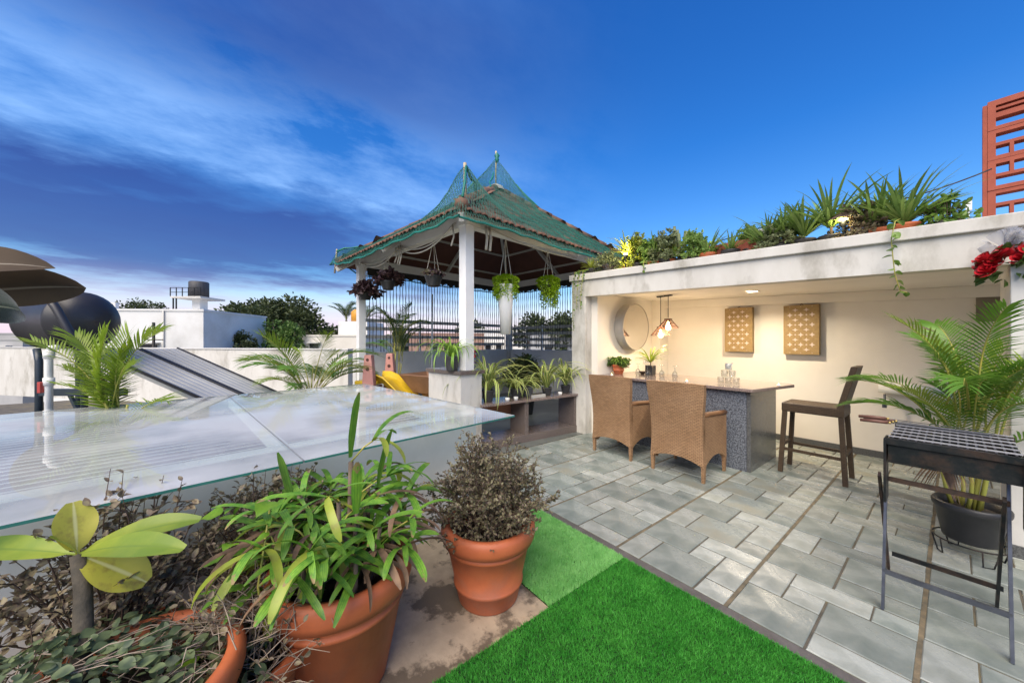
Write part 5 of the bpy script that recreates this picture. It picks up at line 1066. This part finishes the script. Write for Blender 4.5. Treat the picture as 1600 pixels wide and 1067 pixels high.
# terracotta screen tower
t=thing('terracotta_screen','tall terracotta jali block screen standing on the roof','screen',(.22,6.02,zt(.3)+.002)); jm=mat('terracotta_block',(.36,.085,.045),(.28,.06,.032),6,.75,bump=.3,bscale=60,rnd=.08)
def block(kind):
    B,H,D_=.285,.30,.11; mb=MB(); holes={0:[(.05,.235,.035,.12),(.05,.235,.17,.195),(.05,.235,.22,.245)],1:[(.05,.13,.04,.14),(.155,.235,.04,.14),(.05,.235,.17,.265)],2:[(.05,.235,.04,.075),(.05,.235,.11,.15),(.05,.13,.185,.265),(.155,.235,.185,.265)],3:[(.05,.235,.04,.13),(.05,.13,.16,.26),(.155,.235,.16,.26)]}[kind]
    xs=sorted({0.,B,*[h[0] for h in holes],*[h[1] for h in holes]}); zs=sorted({0.,H,*[h[2] for h in holes],*[h[3] for h in holes]})
    for i in range(len(xs)-1):
        for j in range(len(zs)-1):
            cx,cz=(xs[i]+xs[i+1])/2,(zs[j]+zs[j+1])/2
            if not any(h[0]<cx<h[1] and h[2]<cz<h[3] for h in holes): mb.box(xs[i],xs[i+1],0,D_,zs[j],zs[j+1])
    me=mb.mesh('block',jm); bm=bmesh.new(); bm.from_mesh(me); bmesh.ops.remove_doubles(bm,verts=bm.verts,dist=1e-4)
    bad=[f for f in bm.faces if all(len(e.link_faces)>2 for e in f.edges)]; bm.to_mesh(me); bm.free(); return me
bk_=[block(k) for k in range(4)]
for i in range(3):
    for j in range(5): link('block',bk_[[2,1,3,1,0][j] if i==0 else (i*2+j*3)%4],t,(i*.289,U(-.004,.004),j*.304))
part('jali_post',MB().box(-.03,-.002,.0,.11,0,1.49),jm,t)
o=tag(part('bracket_lamp',MB().box(-.02,.02,-.02,.02,0,.1).tube([(0,0,-.35),(0,0,0)],.006,6),M['white'],None,loc=(.10,5.8,zt(.1)+.39)),'small white fitting on a thin stake by the terracotta screen','lamp')

# ---------------------------------------------------------------- the town beyond
random.seed(9)
def house(lab,d,l,wd,dp,z1,m,rz=0,wins=(),name='house',z0=-7.05):
    p=W(d,l); t=thing(name,lab,'building',(p.x,p.y,0),rt+rz); part('wall',MB().box(-wd/2,wd/2,-dp/2,dp/2,z0,z1),m,t); part('roof_rim',MB().box(-wd/2-.05,wd/2+.05,-dp/2-.05,dp/2+.05,z1+.002,z1+.12),m,t)
    for (x,z,ww,hh) in wins:
        f=part('window',MB().box(x-ww/2,x+ww/2,-dp/2-.04,-dp/2-.002,z-hh/2,z+hh/2),M['greyw'],t); part('pane',MB().box(x-ww/2+.05,x+ww/2-.05,-dp/2-.05,-dp/2-.041,z-hh/2+.05,z+hh/2-.05),mat('dark_pane',(.03,.035,.04),None,3,.15),f)
        part('sunshade',MB().box(x-ww/2-.1,x+ww/2+.1,-dp/2-.35,-dp/2-.002,z+hh/2+.02,z+hh/2+.10),M['plaster'],f)
    return t
hw=mat('white_house',(.74,.74,.72),(.68,.68,.66),.5,.85,stain=(.55,.54,.50),stscale=.3)
h=house('white blank walled house with a tank tower on its roof',24,-21.9,5.6,6,3.35,hw,R(4),[(-.3,1.18,1.1,.35)])
part('parapet_step',MB().box(-2.8,-2.2,-3,-2.8,3.47,3.85),hw,h); part('pipe',MB().tube([(.55,-3.06,-2),(.55,-3.06,3.4)],.05,6),M['greyw'],h,True)
p=W(24,-21.7); tt=thing('water_tank_tower','dark ribbed water tank on a railed platform above the white house','tank',(p.x,p.y,3.47),rt)
part('tank',MB().lathe([(0,1.05),(.55,1.05),(.55,2.1),(.5,2.15),(0,2.2)],20),mat('dark_tank',(.04,.04,.045),(.07,.07,.075),6,.6,stretch=(8,8,.2)),tt,True); part('platform',MB().box(-1.0,1.0,-1,1,.92,1.04),M['greyw'],tt); part('tower',MB().box(-.2,.35,-.3,.3,0,.92),hw,tt)
for x in (-.9,-.7): part('tower_leg',MB().bar((x,-.9,0),(x,-.9,.92),.06),M['bmetal'],tt)
for x in (-1,-.6,-.2,.2,.6,1): part('rail_post',MB().bar((x,-1,1.04),(x,-1,1.6),.04),M['bmetal'],tt)
for z in (1.3,1.6): part('rail',MB().bar((-1,-1,z),(1,-1,z),.035),M['bmetal'],tt)
h=house('narrow pale house with windows beside the blank walled house',27,-30.3,5.5,6,3.0,hw,0,[(.9,2.0,.8,1.1),(.9,.3,.8,1.0),(-.9,1.9,.9,1.2),(2.0,1.2,.5,1.8)])
p=W(20,-20.7); tt=thing('utility_pole','dark thin utility pole beside the white house','pole',(p.x,p.y,-7),0); part('shaft',MB().tube([(0,0,0),(0,0,9.6)],.07,8),M['bmetal'],tt,True)
for z in (8.6,9.1): part('cross_arm',MB().bar((-.05,-.4,z),(.05,.4,z),.06),M['bmetal'],tt)
h=house('low cream house with stepped roof beyond the parapet by the gazebo corner',30,-14.4,6,6,1.9,mat('cream_house',(.70,.66,.58),(.62,.58,.50),.6,.85),0,[(-1,.9,.8,.9)]); part('roof_room',MB().box(.6,2.9,-2.5,1,2.03,3.1),hw,h); part('orange_tank',MB().lathe([(0,0),(.5,0),(.5,.8),(.3,1.0),(0,1.05)],16,(1.7,-1.5,3.1)),mat('orange_plastic',(.65,.30,.03),None,4,.5),h,True)
h=house('white roofed house with a red awning beyond the parapet',34,-20.4,5,6,1.3,hw,0,[(0,.2,.9,.9)]); part('awning',MB().box(-.6,2.6,-3.3,-3.06,1.45,1.95),mat('red_awning',(.45,.08,.05),None,4,.7),h)
for i,(d,l,wd,z1,lab) in enumerate([(30,-41,6,1.6,'low grey house far left beyond the parapet'),(36,-46,7,2.2,'pale far house behind the low grey one'),(46,-64,9,2.4,'wide far house at the left end of the skyline'),(45,-8.5,9,2.4,'reddish far block seen through the gazebo railing'),(52,-1.0,8,3.2,'tall pale block seen past the gazebo back post'),(40,5.5,7,2.2,'low pale block seen through the railing near the pier'),(60,-40,10,2.2,'broad pale block on the skyline behind the trees')]):
    house(lab,d,l,wd,6,z1,[hw,mat('grey_house',(.42,.42,.42),(.34,.34,.34),.5,.85),mat('reddish_house',(.42,.26,.20),(.36,.22,.17),.5,.85)][(0,1,0,2,0,1,0)[i] if i not in (0,) else 1],U(-.3,.3),[(-1.6,.6,.9,1.0),(0,.6,.9,1.0),(1.6,.6,.9,1.0)])
def tree(lab,d,l,top,rx,rzv,lm,n,ls,kind='tree',nc=26,group='trees beyond the parapet'):
    p=W(d,l); t=thing('tree',lab,'tree',(p.x,p.y,-7),0,group); cz=top-rzv+7; part('trunk',MB().tube([(0,0,0),(.1,.05,cz*.4),(0,.1,cz*.8),(.05,0,cz+rzv*.3)],[.28,.24,.18,.08],8),M['bark'],t,True)
    P=[];D=[]
    for k in range(nc):
        a=U(0,6.28); el=U(-.35,1.45); q=U(.55,1.0); c=Vector((math.cos(a)*math.cos(el)*rx*q,math.sin(a)*math.cos(el)*rx*q,math.sin(el)*rzv*q)); cr=U(.2,.36)*rx
        part('limb',MB().tube([(0,.1,cz*.72),tuple(c*.5+Vector((0,0,cz-.2))),tuple(c+Vector((0,0,cz)))],[.10,.06,.02],5),M['bark'],t,True)
        for j in range(n//nc):
            d_=Vector((random.gauss(0,1),random.gauss(0,1),random.gauss(0,.8))); d_=d_.normalized()*cr*U(.3,1.05)**.6; P.append(c+d_+Vector((0,0,cz))); D.append(d_.normalized()+Vector((U(-.6,.6),U(-.6,.6),U(-.6,.4))))
    leafcloud('crown',P,D,rng.uniform(.7,1.3,len(P))*ls,.6,lm,t)
tree('broad dark tree with a rounded crown next to the white house',33,-22.6,5.3,4.5,3.6,LM['tree_d'],9000,.34,nc=46)
tree('mid green tree in front of the broad dark tree',27,-20.4,2.9,1.7,2.6,LM['tree_m'],3200,.24)
tree('mid green tree growing against the broad dark tree crown',27,-17.6,3.0,1.9,2.6,LM['tree_m'],3200,.24)
tree('small dark conical tree at the white house corner',24,-18.6,2.2,1.0,2.0,LM['tree_d'],1800,.18)
tree('dark tree top showing above the pale narrow house',36,-38.5,5.6,2.6,2.2,LM['tree_d'],2400,.3)
tree('pale hazy tree beyond the cream house',48,-24.5,3.9,2.0,2.4,LM['tree_d'],1600,.34)
tree('green tree above the cream stepped house',36,-15.6,3.1,1.9,2.2,LM['tree_m'],2200,.28)
tree('dark tree seen through the railing by the gazebo back post',40,2.6,4.3,3.0,2.4,LM['tree_d'],2600,.36)
tree('dark tree seen through the railing beside the pier',38,5.8,4.0,3.0,2.4,LM['tree_d'],2600,.36)
tree('dark tree behind the reddish block through the railing',55,-6.5,4.2,3.2,2.6,LM['tree_d'],2400,.4)
for k,(d,l,zz) in enumerate([(34,-16.4,3.6),(35,-14.9,3.5)]):
    p=W(d,l); t=thing('coconut_palm',['coconut palm top behind the cream stepped house','second coconut palm top beside the orange tank'][k],'palm',(p.x,p.y,-7)); part('trunk',MB().tube([(0,0,0),(.2,0,5),(.1,.1,zz+7)],[.16,.13,.1],8),M['bark'],t,True)
    for j in range(13): put_frond(random.choice(fsD),t,(.1,.1,zz+7),j*2.4,2.3,U(-.2,.5))
P=[];D=[]
for k in range(16000):
    b=random.random(); az=camyaw+U(-1.15,1.15); r=U(75,170); P.append((math.cos(az)*r,math.sin(az)*r,-7+U(0,1)**.5*(7.8+1.6*math.sin(az*23)+1.2*math.sin(az*61+1)))); D.append((U(-1,1),U(-1,1),U(-.3,1)))
o=leafcloud('far_woodland',P,D,rng.uniform(1.2,2.6,len(P)),.8,LM['tree_d'],None); o['kind']='stuff'; o['label']='distant belt of trees on the skyline'
